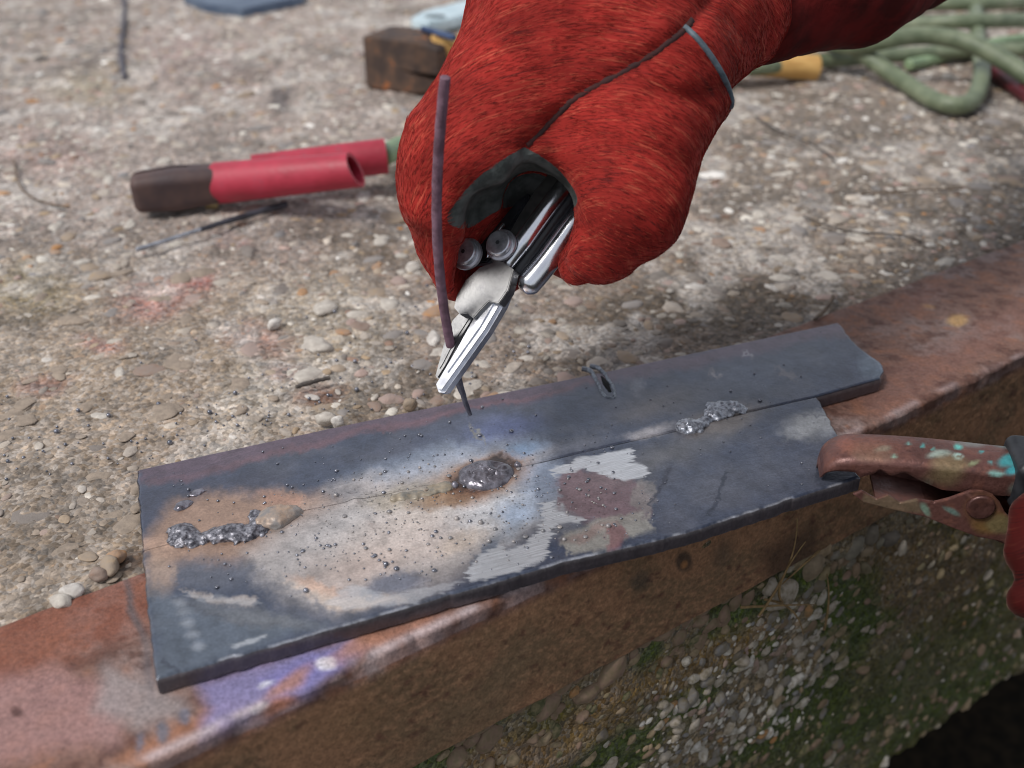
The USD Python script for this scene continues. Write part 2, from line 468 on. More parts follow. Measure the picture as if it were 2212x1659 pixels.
# far part of the slab, out of the frame, as one big frame around the dense part
S0, S1, T0, T1 = ss[0], ss[-1], tt[0], tt[-1]
frame = []
for a, b, c, d in ((-30, S0, T0, 40), (S1, 40, T0, 40), (S0, S1, T1, 40)):
    q = st(np.array([a, b, b, a]), np.array([c, c, d, d]), 0.0)
    frame.append(trimesh.Trimesh(q, [[0, 1, 2], [0, 2, 3]], process=False))
fm = trimesh.util.concatenate(frame)
part(GROUND, 'slab_beyond', fm, M_concrete, smooth=False, col=np.repeat([lin(150, 138, 126)], len(fm.vertices), 0))

# --- pebbles of the slab top
PAL = np.array([lin(206, 198, 186), lin(186, 174, 160), lin(160, 138, 112), lin(138, 112, 96), lin(132, 128, 126), lin(168, 142, 132), lin(178, 130, 84), lin(112, 104, 98), lin(222, 216, 208)])
ico1 = trimesh.creation.icosphere(subdivisions=1)
ico2 = trimesh.creation.icosphere(subdivisions=2)


def half(m, cut=-0.35):
    keep = (m.vertices[m.faces][:, :, 2].max(1) > cut)
    m2 = trimesh.Trimesh(m.vertices, m.faces[keep], process=False)
    m2.remove_unreferenced_vertices()
    return np.array(m2.vertices), np.array(m2.faces)


H1, H2 = half(ico1), half(ico2)
D2 = (np.array(ico2.vertices), np.array(ico2.faces))


def stone(shape, c, a, b, hgt, ang, X, Y, Z, r, lump=0.22):
    v, f = shape
    o = r.uniform(0, 100, 3)
    k = 1 + lump * 2 * (noise(v * 1.15 + o, 3) - .5) + lump * .7 * (noise(v * 2.6 + o, 4) - .5)
    w = v * k[:, None] * np.array([a, b, hgt])
    ca, sa = math.cos(ang), math.sin(ang)
    w = np.stack([w[:, 0] * ca - w[:, 1] * sa, w[:, 0] * sa + w[:, 1] * ca, w[:, 2]], 1)
    return c + w[:, :1] * X + w[:, 1:2] * Y + w[:, 2:] * Z, f


def many_stones(shape, C, A, B, Hh, ANG, X, Y, Z, r, lump=0.22):
    v, f = shape
    n, k = len(C), len(v)
    o = r.uniform(0, 100, (n, 1, 3))
    s = 1 + lump * 2 * (noise(v[None] * 1.15 + o, 3) - .5) + lump * .7 * (noise(v[None] * 2.6 + o, 4) - .5)
    w = v[None] * s[..., None] * np.stack([A, B, Hh], 1)[:, None, :]
    ca, sa = np.cos(ANG)[:, None], np.sin(ANG)[:, None]
    w = np.stack([w[..., 0] * ca - w[..., 1] * sa, w[..., 0] * sa + w[..., 1] * ca, w[..., 2]], -1)
    p = C[:, None] + w[..., :1] * X + w[..., 1:2] * Y + w[..., 2:] * Z
    return p.reshape(-1, 3), (f[None] + (np.arange(n) * k)[:, None, None]).reshape(-1, 3)


EX, EY, EZ = np.eye(3)
N_P = 44000
ps = rng.uniform(-0.15, 1.7, N_P); pt = T_BACK + 0.004 + 1.65 * rng.uniform(0, 1, N_P) ** 1.25
pc = st(ps, pt, np.zeros(N_P))
pu, pv, pd = proj(pc)
ok = (pu > -120) & (pu < 2330) & (pv > -60) & (pv < 1500)
dens = 0.45 + 0.9 * fbm(pc * 11, 3, 33)
mud = np.zeros(N_P)
mud = np.maximum(mud, sstep(blob_dist(pu, pv, [(-300, 640), (250, 640), (560, 820), (760, 840), (300, 1010), (330, 1260), (-300, 1600)]), -60, 60))
mud = np.maximum(mud, .6 * sstep(blob_dist(pu, pv, [(150, 540), (700, 560), (620, 760), (300, 760)]), -60, 60))
ok &= rng.uniform(0, 1, N_P) < np.clip(dens - .25 * mud, .15, 1)
pc, pu, pv, pd, mud = pc[ok], pu[ok], pv[ok], pd[ok], mud[ok]
n = len(pc)
rad = np.clip(rng.lognormal(math.log(0.0020), 0.60, n), 0.0009, 0.0080) * np.where(rng.uniform(0, 1, n) < .03, 1.5, 1)
tree = cKDTree(pc[:, :2])                                   # no deep overlaps: smaller ones give way
order = np.argsort(-rad)
alive = np.ones(n, bool)
nb = tree.query_ball_point(pc[:, :2], rad * 1.05)
for i in order:
    if alive[i]:
        for j in nb[i]:
            if j != i and rad[j] <= rad[i]:
                alive[j] = False
pc, pu, pv, pd, mud, rad = pc[alive], pu[alive], pv[alive], pd[alive], mud[alive], rad[alive]
n = len(pc)
pick = rng.choice(9, n, p=[.21, .21, .14, .10, .11, .10, .025, .055, .05])
pcol = PAL[pick] * rng.uniform(.72, 1.18, (n, 1))
dirtmix = np.clip(rng.uniform(-.15, .62, (n, 1)) + .15 * mud[:, None], 0, 1)
pcol = pcol * (1 - dirtmix) + lin(152, 141, 131) * dirtmix
damp_shade = sstep(blob_dist(pu, pv, [(1020, 600), (1250, 560), (1850, 540), (1850, 680), (1240, 830), (960, 860)]), -70, 50)[:, None]  # glove and arm shade painted into the pebbles along with damp
pcol = pcol * (1 - .55 * damp_shade) + lin(98, 88, 76) * .55 * damp_shade
muddy = lin(146, 131, 116)
mm = (mud * rng.uniform(.2, .95, n))[:, None]
pcol = pcol * (1 - mm) + muddy * mm
for (cu, cv, ru, rv) in ((340, 640, 92, 46), (560, 735, 70, 30), (430, 600, 30, 16)):
    k = (((pu - cu) / ru) ** 2 + ((pv - cv) / rv) ** 2 < 1) & (rng.uniform(0, 1, n) < .6)
    pcol[k] = pcol[k] * .75 + lin(168, 108, 104) * .25
A = rad * rng.uniform(1.0, 1.45, n); B = rad * rng.uniform(.62, 1.0, n); Hh = rad * rng.uniform(.26, .56, n) * (1 - .45 * mud)
pc[:, 2] = ground_z(pc) - Hh * rng.uniform(.10, .62, n)
ANG = rng.uniform(0, math.pi, n)
size_px = A / pd * FPX
vis = (pu > 0) & (pu < 2212) & (pv > 0) & (pv < 1350) & ~((pu > 900) & (pu < 1550) & (pv < 600))
big = np.argsort(-np.where(vis, size_px, 0))[:300]
isbig = np.zeros(n, bool); isbig[big] = True
DIRT = lin(144, 133, 124)
M_peb = [cmat(f'pebble_{w}', DIRT * .55 + PAL[i] * .35, PAL[i] * .62 + DIRT * .32, rough=.78, nscale=260, bscale=600, bdist=.0007, lo=.36, hi=.58, col3=PAL[i] * .95) for i, w in enumerate(
    ['cream', 'beige', 'tan', 'brown', 'grey', 'pink', 'ochre', 'dark', 'white'])]
M_pebm = cmat('pebble_muddy', muddy * .8, muddy * 1.1, rough=.85, nscale=260, bscale=700, bdist=.0006)
for i in big:
    v, f = stone(H2, pc[i], A[i], B[i], Hh[i], ANG[i], EX, EY, EZ, rng, .34)
    part(GROUND, 'pebble', (v, f), M_pebm if mud[i] > .5 and rng.uniform() < .65 else M_peb[pick[i]], smooth=True)
r = ~isbig
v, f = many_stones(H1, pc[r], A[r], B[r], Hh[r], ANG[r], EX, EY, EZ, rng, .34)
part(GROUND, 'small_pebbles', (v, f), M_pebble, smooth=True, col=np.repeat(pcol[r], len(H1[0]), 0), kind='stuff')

# --- front face of the slab: mossy exposed aggregate below the steel
FACE = thing('slab_face', kind='structure')
s2 = np.linspace(-0.25, 1.3, 700); z2 = np.linspace(-0.012, -0.350, 190)
S2, Z2 = np.meshgrid(s2, z2)
bottom = -0.302 + 0.010 * (fbm(np.stack([s2 * 30, s2 * 0, s2 * 0], -1), 3, 5) - .5) * 2
Zc = np.maximum(Z2, bottom[None])
fp = st(S2, np.full_like(S2, T_FRONT + 0.004), Zc)
relief = 0.010 * variation(fp.reshape(-1, 3), 22, 3, 6) + 0.005 * variation(fp.reshape(-1, 3), 90, 2, 7)
under = np.clip((bottom[None] - Z2) / 0.02, 0, 3).ravel()
bulge = 0.003 * sstep(Zc.ravel(), -.07, -.11)
fp = fp.reshape(-1, 3) - N1 * (relief + bulge - under * 0.03)[:, None]
fu, fv, _ = proj(fp)
mossn = fbm(fp * 26, 4, 12)
green = lin(84, 94, 54); brown = lin(128, 114, 92); dark = lin(62, 56, 44)
w1 = sstep(mossn, .40, .56)[:, None]
fcol = brown * (1 - w1) + green * w1
fcol = paint(fu, fv, fcol, [
    ([(1000, 1700), (1000, 1640), (1500, 1390), (1660, 1330), (1660, 1380), (1500, 1480), (1250, 1620), (1150, 1700)], (140, 114, 86), 22, .8),
    ((1180, 1560, 60, 18, -30), (98, 98, 52), 16, .6),
    ([(1860, 1180), (2300, 1000), (2300, 1450), (2000, 1400), (1900, 1300)], (112, 92, 68), 40, .6),
    ([(1700, 1500), (2212, 1250), (2212, 1480), (1930, 1659), (1600, 1700)], (78, 84, 48), 50, .7),
    ([(1500, 1140), (1720, 1140), (1720, 1230), (1660, 1290), (1500, 1330)], (80, 66, 54), 20, .6),
], wob=40)
fcol = fcol * (1 - .35 * sstep(Zc.ravel(), -.288, -.302))[:, None] + lin(96, 76, 48) * (.35 * sstep(Zc.ravel(), -.288, -.302))[:, None]
part(FACE, 'mossy_face', (fp, gridfaces(*S2.shape)), M_moss, smooth=True, col=fcol)
ftree = cKDTree(np.stack([S2.ravel(), Zc.ravel()], 1))
N_F = 17000
fs = rng.uniform(-0.1, 0.85, N_F); fz = rng.uniform(-0.300, -0.066, N_F)
_, k = ftree.query(np.stack([fs, fz], 1))
fc = fp[k]
u_, v_, d_ = proj(fc)
frad = np.clip(rng.lognormal(math.log(0.00155), .48, N_F), .0006, .0042)
top = fz > -.098
frad *= np.where((fz > -.090) & (rng.uniform(0, 1, N_F) < .16), 2.6, 1.0)
ok = (u_ > 950) & (u_ < 2300) & (v_ < 1800)
fc, fs, fz, frad, u_, v_, d_, top = fc[ok], fs[ok], fz[ok], frad[ok], u_[ok], v_[ok], d_[ok], top[ok]
tree = cKDTree(np.stack([fs, fz], 1)); alive = np.ones(len(fc), bool)
nb = tree.query_ball_point(np.stack([fs, fz], 1), frad * 1.15)
for i in np.argsort(-frad):
    if alive[i]:
        for j in nb[i]:
            if j != i and frad[j] <= frad[i]:
                alive[j] = False
white_zone = np.maximum(sstep(blob_dist(u_, v_, [(1400, 1540), (1560, 1400), (1680, 1290), (1790, 1290), (1790, 1400), (1700, 1560), (1520, 1659), (1420, 1659)]), -70, 30), .10)
alive &= rng.uniform(0, 1, len(fc)) < np.where(top, .8, .20 + .8 * white_zone)
fc, frad, u_, v_, d_, top, white_zone = fc[alive], frad[alive], u_[alive], v_[alive], d_[alive], top[alive], white_zone[alive]
n = len(fc)
rusty = (v_ < 1590 - (u_ - 1100) * .55 + 45) & (u_ < 1650)
fpick = np.where(rusty, rng.choice(9, n, p=[.03, .05, .2, .4, .05, .1, .07, .1, 0]), np.where(rng.uniform(0, 1, n) < white_zone, rng.choice(9, n, p=[.3, .26, .1, .02, .18, .06, .02, .02, .04]), rng.choice(9, n, p=[.03, .12, .2, .25, .12, .08, .02, .18, 0])))
fdirt = np.clip(rng.uniform(-.05, .7, (n, 1)) + .2 - .5 * white_zone[:, None], 0, .85)
fcolr_ = PAL[fpick] * rng.uniform(.75, 1.1, (n, 1)) * (1 - fdirt) + lin(128, 116, 84) * fdirt
fa = frad * rng.uniform(1.05, 1.5, n); fb = frad * rng.uniform(.65, .95, n); fh = frad * rng.uniform(.5, .95, n)
fang = rng.normal(.55, .5, n)
FX, FY, FZ = E1, EZ, -N1
fc = fc - FZ * (fh * rng.uniform(.0, .45, n))[:, None]
FD = lin(124, 110, 80)
M_fpeb = [cmat(f'face_pebble_{w}', FD * .7 + PAL[i] * .15, PAL[i] * .7 + FD * .3, rough=.8, nscale=300, bscale=600, bdist=.0007, lo=.34, hi=.56, col3=PAL[i] * .85) for i, w in enumerate(
    ['cream', 'beige', 'tan', 'brown', 'grey', 'pink', 'ochre', 'dark', 'white'])]
M_fpebm = cmat('face_pebble_mossy', lin(84, 84, 54), lin(130, 118, 88), rough=.9, nscale=300, bscale=700, bdist=.0006, col3=lin(132, 120, 98))
vis = (u_ < 2212) & (v_ < 1659) & (v_ > 1250)
big = np.argsort(-np.where(vis, fa / d_, 0))[:min(300, vis.sum())]
isbig = np.zeros(n, bool); isbig[big] = True
for i in big:
    v, f = stone(H2, fc[i], fa[i], fb[i], fh[i], fang[i], FX, FY, FZ, rng, .28)
    part(FACE, 'pebble', (v, f), M_fpeb[3 if rusty[i] and frad[i] > .003 else fpick[i]] if fdirt[i] < .5 or frad[i] > .004 else M_fpebm, smooth=True)
r = ~isbig
v, f = many_stones(H1, fc[r], fa[r], fb[r], fh[r], fang[r], FX, FY, FZ, rng)
part(FACE, 'small_pebbles', (v, f), M_pebble, smooth=True, col=np.repeat((fcolr_)[r], len(H1[0]), 0), kind='stuff')

# lower ground in front of the slab
q = st(np.array([-30, 40, 40, -30.]), np.array([-40, -40, T_FRONT + .25, T_FRONT + .25]), -0.60)
part('/World', 'lower_ground', trimesh.Trimesh(q, [[0, 1, 2], [0, 2, 3]], process=False), M_soil, smooth=False, kind='structure')

# ------------------------------------------------------------------ rusty steel angle capping the slab's edge
sA = np.linspace(-0.40, 1.6, 1700)
R = 0.0026
prof = [(T_BACK, -0.008), (T_BACK, 0.0015), (T_BACK - .0006, 0.0022)] + [(t, 0.0024) for t in np.linspace(T_BACK - .0015, T_FRONT + R, 84)]
prof += [(T_FRONT + R - R * math.sin(a), 0.0024 - R + R * math.cos(a)) for a in np.linspace(.18, math.pi / 2, 8)]
prof += [(T_FRONT, z) for z in np.linspace(-R - .0012, -0.0655, 56)]
prof += [(T_FRONT + .0008, -0.0665), (T_FRONT + .006, -0.0665)]
prof = np.array(prof)
SA, K = np.meshgrid(sA, np.arange(len(prof)))
TA, ZA = prof[K, 0], prof[K, 1]
bp = st(SA, TA, ZA).reshape(-1, 3)
topm = sstep(prof[K, 1].ravel(), -.001, .002)
dn = 0.0012 * variation(bp, 60, 3, 40) + 0.0007 * variation(bp, 300, 2, 41)
edge_w = np.exp(-(((TA - T_FRONT) ** 2 + (ZA - .001) ** 2) / .006 ** 2)).ravel()
dents = 0.0014 * np.maximum(0, fbm(np.stack([SA.ravel() * 55, SA.ravel() * 0, SA.ravel() * 0], -1), 3, 42) - .5) / .2
bp[:, 2] += dn * topm - dents * edge_w
bp += N1 * ((dn * (1 - topm)) + dents * edge_w)[:, None]
bu, bv, _ = proj(bp)
n1 = fbm(bp * 38, 4, 43); n2 = fbm(bp * 140, 3, 44); n3 = fbm(bp * 420, 2, 45)
bcol = lin(118, 87, 75) * np.ones((len(bp), 1))
mixc = lambda c, w: bcol * (1 - w[:, None]) + lin(*c) * w[:, None]
bcol = mixc((134, 117, 112), sstep(n1, .48, .66) * .7)
bcol = mixc((138, 92, 68), sstep(n2, .52, .68) * .6)
bcol = mixc((84, 54, 44), sstep(n2, .47, .34) * .75)
pitw = sstep(fbm(bp * 260, 3, 46), .60, .70)
bcol = mixc((78, 46, 38), pitw * .6)
bcol = paint(bu, bv, bcol, [
    ([(-60, 1350), (330, 1220), (340, 1330), (220, 1400), (-60, 1520)], (126, 72, 52), 34, .7),
    ([(-60, 1480), (120, 1440), (280, 1500), (260, 1600), (-60, 1659)], (152, 116, 112), 30, .7),
    ([(230, 1440), (360, 1480), (420, 1540), (300, 1580), (200, 1540)], (142, 132, 130), 26, .8),
    ([(240, 1640), (500, 1500), (560, 1520), (330, 1680)], (154, 104, 76), 20, .7),
    ([(420, 1470), (760, 1380), (790, 1400), (690, 1480), (560, 1550), (430, 1600), (450, 1530)], (124, 120, 160), 24, .85),
    ([(560, 1470), (700, 1410), (760, 1400), (720, 1450), (600, 1510)], (116, 112, 170), 16, .6),
    ((705, 1434, 20, 12, -20), (210, 206, 210), 6, .9), ((560, 1530, 16, 9, -20), (204, 202, 208), 5, .9), ((570, 1480, 14, 6, -20), (200, 198, 204), 4, .8),
    ((620, 1480, 60, 14, -35), (160, 112, 86), 9, .8), ((590, 1530, 40, 12, -30), (178, 112, 66), 8, .7), ((770, 1400, 60, 16, -25), (168, 120, 96), 10, .7), ((860, 1370, 90, 22, -20), (160, 112, 92), 12, .7),
    ((352, 1586, 14, 22, 20), (96, 98, 108), 5, .85), ((300, 1610, 8, 26, 15), (98, 98, 110), 4, .8), ((400, 1545, 12, 16, 15), (100, 100, 112), 5, .8),
    ((36, 1536, 12, 9, 0), (80, 52, 48), 5, .9), ((292, 1310, 9, 70, -14), (76, 78, 82), 6, .7), ((320, 1440, 10, 60, -5), (96, 92, 96), 10, .6),
    ((2070, 690, 17, 9, 10), (188, 150, 100), 5, .85), ((2003, 662, 12, 4, 10), (180, 140, 96), 4, .7), ((1990, 640, 60, 20, -25), (132, 88, 74), 20, .5),
    ([(1800, 860), (2212, 640), (2212, 720), (1900, 900)], (124, 88, 78), 20, .5),
], wob=30)
# front leg
frontm = sstep(ZA.ravel(), -.004, -.010)
fcolr = lin(146, 108, 80) * np.ones((len(bp), 1))
fcolr = fcolr * (1 - (sstep(n1, .44, .62) * .7)[:, None]) + lin(116, 94, 70) * (sstep(n1, .44, .62) * .7)[:, None]
fcolr = fcolr * (1 - (sstep(n3, .5, .66) * .6)[:, None]) + lin(150, 112, 84) * (sstep(n3, .5, .66) * .6)[:, None]
spots = (sstep(fbm(bp * 230, 3, 47), .60, .74) * sstep(n1, .40, .58))[:, None]
fcolr = fcolr * (1 + .5 * (n3 - .5)[:, None] + .5 * (fbm(bp * 900, 2, 49) - .5)[:, None]) * (1 - spots * .75) + lin(88, 54, 44) * spots * .75
fcolr = paint(bu, bv, fcolr, [((1480, 1215, 20, 20, 0), (60, 50, 42), 6, .85), ((1482, 1222, 9, 6, -30), (160, 112, 72), 3, .9), ((1385, 1255, 24, 18, -40), (70, 64, 54), 8, .7), ((1560, 1200, 18, 34, 20), (78, 70, 58), 12, .6),
                              ([(1640, 1190), (1760, 1130), (1760, 1230), (1660, 1280)], (64, 48, 40), 22, .7),
                              ([(820, 1659), (1100, 1400), (1180, 1380), (1040, 1659)], (120, 100, 76), 40, .5), ((760, 1560, 90, 40, -20), (140, 106, 76), 30, .5)], wob=20)
bcol = bcol * (1 - frontm[:, None]) + fcolr * frontm[:, None]
worn = (np.exp(-((TA - T_FRONT - .0022) / .0024) ** 2) * (ZA > -.004)).ravel() * sstep(fbm(bp * 60, 3, 48), .36, .56) * np.where(bu < 1300, .75, .35)
bcol = bcol * (1 - worn[:, None]) + lin(182, 166, 166) * worn[:, None]
fpath = gridfaces(*SA.shape)
ANGLE = part('/World', 'steel_angle', (bp, fpath), M_rust, smooth=True, col=bcol, label='long rusty steel angle capping the edge of the concrete slab under the welded plates', category='steel beam')

# ------------------------------------------------------------------ the two flat bars being welded
ZP, THK = 0.0108, 0.0082
nodes = {
    'a': ('attribute', {'attribute': 'col'}), 'am': ('attribute', {'attribute': 'bare'}), 'tc': ('texture_coordinate', {}),
    'vr': ('vector_rotate', {'rotate_type': 'z_axis', 'angle': -0.39}),
    'mp': ('mapping', {'scale': (60, 2200, 60)}), 'mp2': ('mapping', {'scale': (1, 1, 1)}),
    'n': ('noise_texture', {'scale': 1.0, 'detail': 3.0, 'roughness': 0.6}),
    'n2': ('noise_texture', {'scale': 900.0, 'detail': 4.0, 'roughness': 0.65}),
    'm2': ('map_range', {'from_min': 0.3, 'from_max': 0.7, 'to_min': 0.78, 'to_max': 1.22}),
    'ms': ('map_range', {'from_min': 0.35, 'from_max': 0.65, 'to_min': 0.72, 'to_max': 1.2}),
    'mf': ('mix_float', {}), 'x': ('vector_math', {'math_type': 'scale'}),
    'bh': ('mix_float', {}), 'b': ('bump', {'strength': 0.55, 'distance': 0.00022}),
    'rg': ('mix_float', {'a': 0.31, 'b': 0.32}), 'me': ('mix_float', {'a': 0.32, 'b': 0.6}),
    'p': ('principled_bsdf', {'specular_ior_level': 0.6, 'coat_weight': 0.22, 'coat_roughness': 0.22}),
}
links = [('tc.object', 'vr.vector'), ('vr.vector', 'mp.vector'), ('mp.vector', 'n.vector'), ('tc.object', 'n2.vector'), ('n2.fac', 'm2.value'), ('n.fac', 'ms.value'), ('am.fac', 'mf.fac'), ('m2.result', 'mf.a'), ('ms.result', 'mf.b'),
         ('a.color', 'x.vector1'), ('mf.result', 'x.scale'), ('x.vector', 'p.base_color'), ('am.fac', 'bh.fac'), ('n2.fac', 'bh.a'), ('n.fac', 'bh.b'), ('bh.result', 'b.height'), ('b.normal', 'p.normal'),
         ('am.fac', 'rg.fac'), ('rg.result', 'p.roughness'), ('am.fac', 'me.fac'), ('me.result', 'p.metallic')]
M_plate = usdkit.material(stage, L + 'heat_tinted_steel', nodes, links, surface='p.BSDF')

BACK = [(297, 1014), (780, 910), (1097, 845), (1331, 797), (1811, 696)]
SEAM = [(309, 1190), (620, 1110), (1050, 1027), (1176, 996), (1319, 962), (1454, 932), (1613, 890), (1764, 856)]
SEAMA = SEAM + [(1899, 817)]
FRONT = [(337, 1464), (527, 1411), (696, 1362), (900, 1303), (1097, 1247), (1216, 1211), (1414, 1166), (1518, 1138), (1613, 1106), (1732, 1068), (1858, 1030)]
BARE = [
    ([(1010, 1235), (1030, 1205), (1075, 1180), (1100, 1192), (1135, 1172), (1172, 1140), (1172, 1085), (1196, 1080), (1200, 1105), (1262, 1118), (1256, 1126), (1200, 1132), (1190, 1165), (1180, 1205), (1120, 1235), (1012, 1256)], .95),
    ([(1194, 1018), (1240, 992), (1290, 982), (1366, 968), (1372, 990), (1362, 998), (1392, 1006), (1394, 1032), (1345, 1040), (1290, 1022), (1262, 1012), (1230, 1018), (1200, 1032)], .95),
    ([(760, 1262), (700, 1300), (745, 1316), (880, 1305), (950, 1280), (1000, 1258), (960, 1258), (840, 1290)], .35),
    ([(497, 1394), (530, 1378), (577, 1372), (565, 1382), (510, 1398)], .5),
    ((388, 1302, 16, 11, 0), .2), ((396, 1322, 16, 11, 0), .14), ((406, 1346, 17, 12, 0), .24), ((416, 1370, 16, 11, 0), .2), ((428, 1396, 15, 11, 0), .25),
    ([(388, 1272), (440, 1284), (560, 1296), (556, 1306), (440, 1298)], .18),
]
TINT = [
    # purple-brown mill band along the back edge
    ([(290, 1000), (1097, 835), (1815, 690), (1840, 715), (1331, 825), (1097, 876), (780, 940), (300, 1046)], (98, 78, 88), 12, .75),
    ([(320, 1040), (780, 930), (1097, 862), (1300, 820), (1300, 826), (780, 944), (320, 1056)], (118, 84, 88), 6, .5),
    ([(297, 1060), (560, 1010), (620, 1040), (540, 1070), (360, 1110), (300, 1140)], (66, 68, 82), 22, .8),
    # grey tan oxide over the left and middle, pale sky reflection painted into its centre
    ([(312, 1165), (380, 1085), (450, 1060), (560, 1062), (700, 1065), (760, 1090), (620, 1190), (520, 1215), (330, 1225)], (158, 128, 108), 22, .9),
    ([(560, 1062), (600, 1068), (660, 1075), (650, 1092), (580, 1088)], (176, 134, 114), 14, .7),
    ([(310, 1168), (360, 1150), (375, 1185), (330, 1200)], (186, 152, 130), 10, .7),
    ([(520, 1200), (640, 1120), (800, 1035), (960, 985), (1110, 955), (1180, 975), (1185, 1060), (1150, 1120), (1060, 1180), (1000, 1235), (900, 1290), (720, 1315), (620, 1290), (560, 1250)], (164, 156, 152), 36, .95),
    ((960, 1130, 260, 70, -12), (196, 192, 190), 50, .75),
    ([(700, 1055), (860, 1005), (1010, 975), (1050, 990), (960, 1020), (800, 1060)], (186, 176, 170), 18, .7),
    ((1010, 1100, 150, 48, -8), (208, 208, 210), 34, .9), ((900, 1105, 90, 40, -10), (206, 190, 176), 30, .7), ((860, 1180, 150, 50, -10), (196, 176, 162), 36, .6),
    ((760, 1230, 90, 36, -10), (178, 156, 144), 30, .55),
    ((960, 985, 170, 26, -13), (150, 162, 180), 18, .65), ((1130, 975, 40, 18, -12), (140, 168, 200), 14, .75), ((1170, 1040, 50, 40, -30), (140, 158, 182), 24, .7), ((1120, 1110, 44, 28, -20), (160, 180, 206), 20, .7),
    ((1085, 930, 70, 24, -12), (96, 106, 150), 22, .7), ((1000, 930, 120, 20, -12), (98, 104, 124), 20, .5),
    ((1250, 960, 60, 14, -12), (120, 120, 128), 12, .5),
    # halo of the fresh weld
    ((1035, 1040, 112, 44, -14), (178, 140, 112), 17, .75), ((870, 1070, 90, 24, -13), (156, 144, 126), 12, .7), ((955, 1078, 70, 18, -10), (142, 108, 74), 10, .7), ((1048, 1031, 82, 36, -14), (122, 84, 62), 10, .8), ((1052, 1026, 72, 31, -14), (52, 46, 46), 6, .9),
    # dark patches and bare rims on the front bar
    ((850, 1264, 68, 24, -8), (98, 102, 116), 12, .85), ((1062, 1178, 28, 14, -60), (96, 104, 118), 6, .85), ((1095, 1145, 40, 18, -20), (132, 138, 148), 14, .6), ((1035, 1213, 14, 18, 0), (100, 104, 114), 5, .8),
    ([(610, 1252), (690, 1258), (740, 1285), (880, 1302), (740, 1318), (680, 1290), (640, 1268)], (204, 184, 168), 12, .75), ((690, 1262, 60, 12, 15), (204, 164, 140), 8, .6),
    ([(388, 1272), (440, 1284), (560, 1296), (556, 1306), (440, 1298)], (190, 176, 166), 6, .6),
    ([(326, 1270), (380, 1290), (520, 1330), (700, 1350), (520, 1412), (340, 1464)], (96, 104, 114), 18, .7),
    ([(395, 1290), (440, 1312), (540, 1336), (660, 1350), (660, 1358), (530, 1348), (430, 1324)], (72, 76, 88), 5, .8),
    ([(350, 1418), (395, 1440), (388, 1446), (348, 1428)], (64, 68, 80), 4, .8),
    ((450, 1240, 90, 30, 0), (104, 106, 116), 22, .7), ((345, 1240, 30, 40, 0), (168, 142, 122), 18, .7), ((560, 1330, 120, 20, 10), (130, 130, 130), 16, .5),
    ((1000, 1170, 50, 18, -20), (206, 186, 166), 12, .5),
    # worn scallops right of the weld
    ([(1196, 1035), (1240, 1006), (1330, 1020), (1395, 1045), (1418, 1085), (1400, 1125), (1330, 1140), (1250, 1115), (1205, 1085)], (122, 100, 104), 10, .9),
    ([(1212, 1145), (1300, 1120), (1395, 1110), (1412, 1150), (1330, 1178), (1240, 1196), (1208, 1178)], (150, 146, 138), 8, .85),
    ([(1380, 1030), (1420, 1042), (1425, 1085), (1395, 1120), (1360, 1080)], (138, 132, 128), 7, .7), ((1328, 1160, 20, 24, -20), (128, 84, 88), 6, .7), ((1270, 1150, 50, 12, -15), (150, 118, 112), 9, .5), ((1180, 1060, 22, 60, 15), (110, 116, 130), 12, .6),
    ((1752, 918, 58, 26, -12), (152, 152, 152), 14, .75), ((1560, 905, 90, 28, -16), (128, 116, 104), 16, .6), ((1430, 985, 120, 24, -20), (112, 108, 104), 24, .5), ((1405, 932, 44, 12, -14), (166, 160, 160), 9, .7), ((1420, 870, 90, 24, -14), (104, 96, 92), 22, .6),
    ((1600, 1040, 160, 40, -16), (92, 94, 104), 30, .5), ((1640, 800, 150, 40, -14), (86, 92, 106), 30, .5),
    ([(1450, 1012), (1456, 1016), (1440, 1060), (1412, 1098), (1406, 1094), (1432, 1056)], (52, 54, 66), 3, .85), ([(1566, 1004), (1574, 1008), (1560, 1060), (1530, 1122), (1522, 1118), (1550, 1060)], (50, 54, 66), 3, .85),
    ((1780, 905, 60, 3, 12), (84, 84, 94), 2, .7), ((1545, 800, 14, 5, 40), (140, 132, 134), 3, .7), ((1620, 758, 10, 3, 40), (150, 146, 150), 2, .7), ((1700, 800, 26, 8, 40), (118, 112, 114), 4, .6),
    ([(1020, 918), (1036, 934), (1054, 962), (1048, 964), (1030, 940)], (138, 134, 122), 3, .7),
    ((1370, 835, 14, 18, 0), (120, 120, 128), 6, .5), ((1890, 790, 30, 30, 0), (110, 124, 138), 14, .5),
]


def polyline(pts, n):
    pts = np.asarray(pts, float)
    w = at(pts[:, 0], pts[:, 1], ZP)
    s = np.r_[0, np.cumsum(np.linalg.norm(np.diff(w, axis=0), axis=1))]
    t = np.linspace(0, s[-1], n)
    return np.stack([np.interp(t, s, w[:, k]) for k in range(3)], 1)


PLATES = thing('welded_bars', 'two dark flat steel bars welded edge to edge with heat tinted blue and tan middle', 'steel bars', at(1000, 1150, ZP))


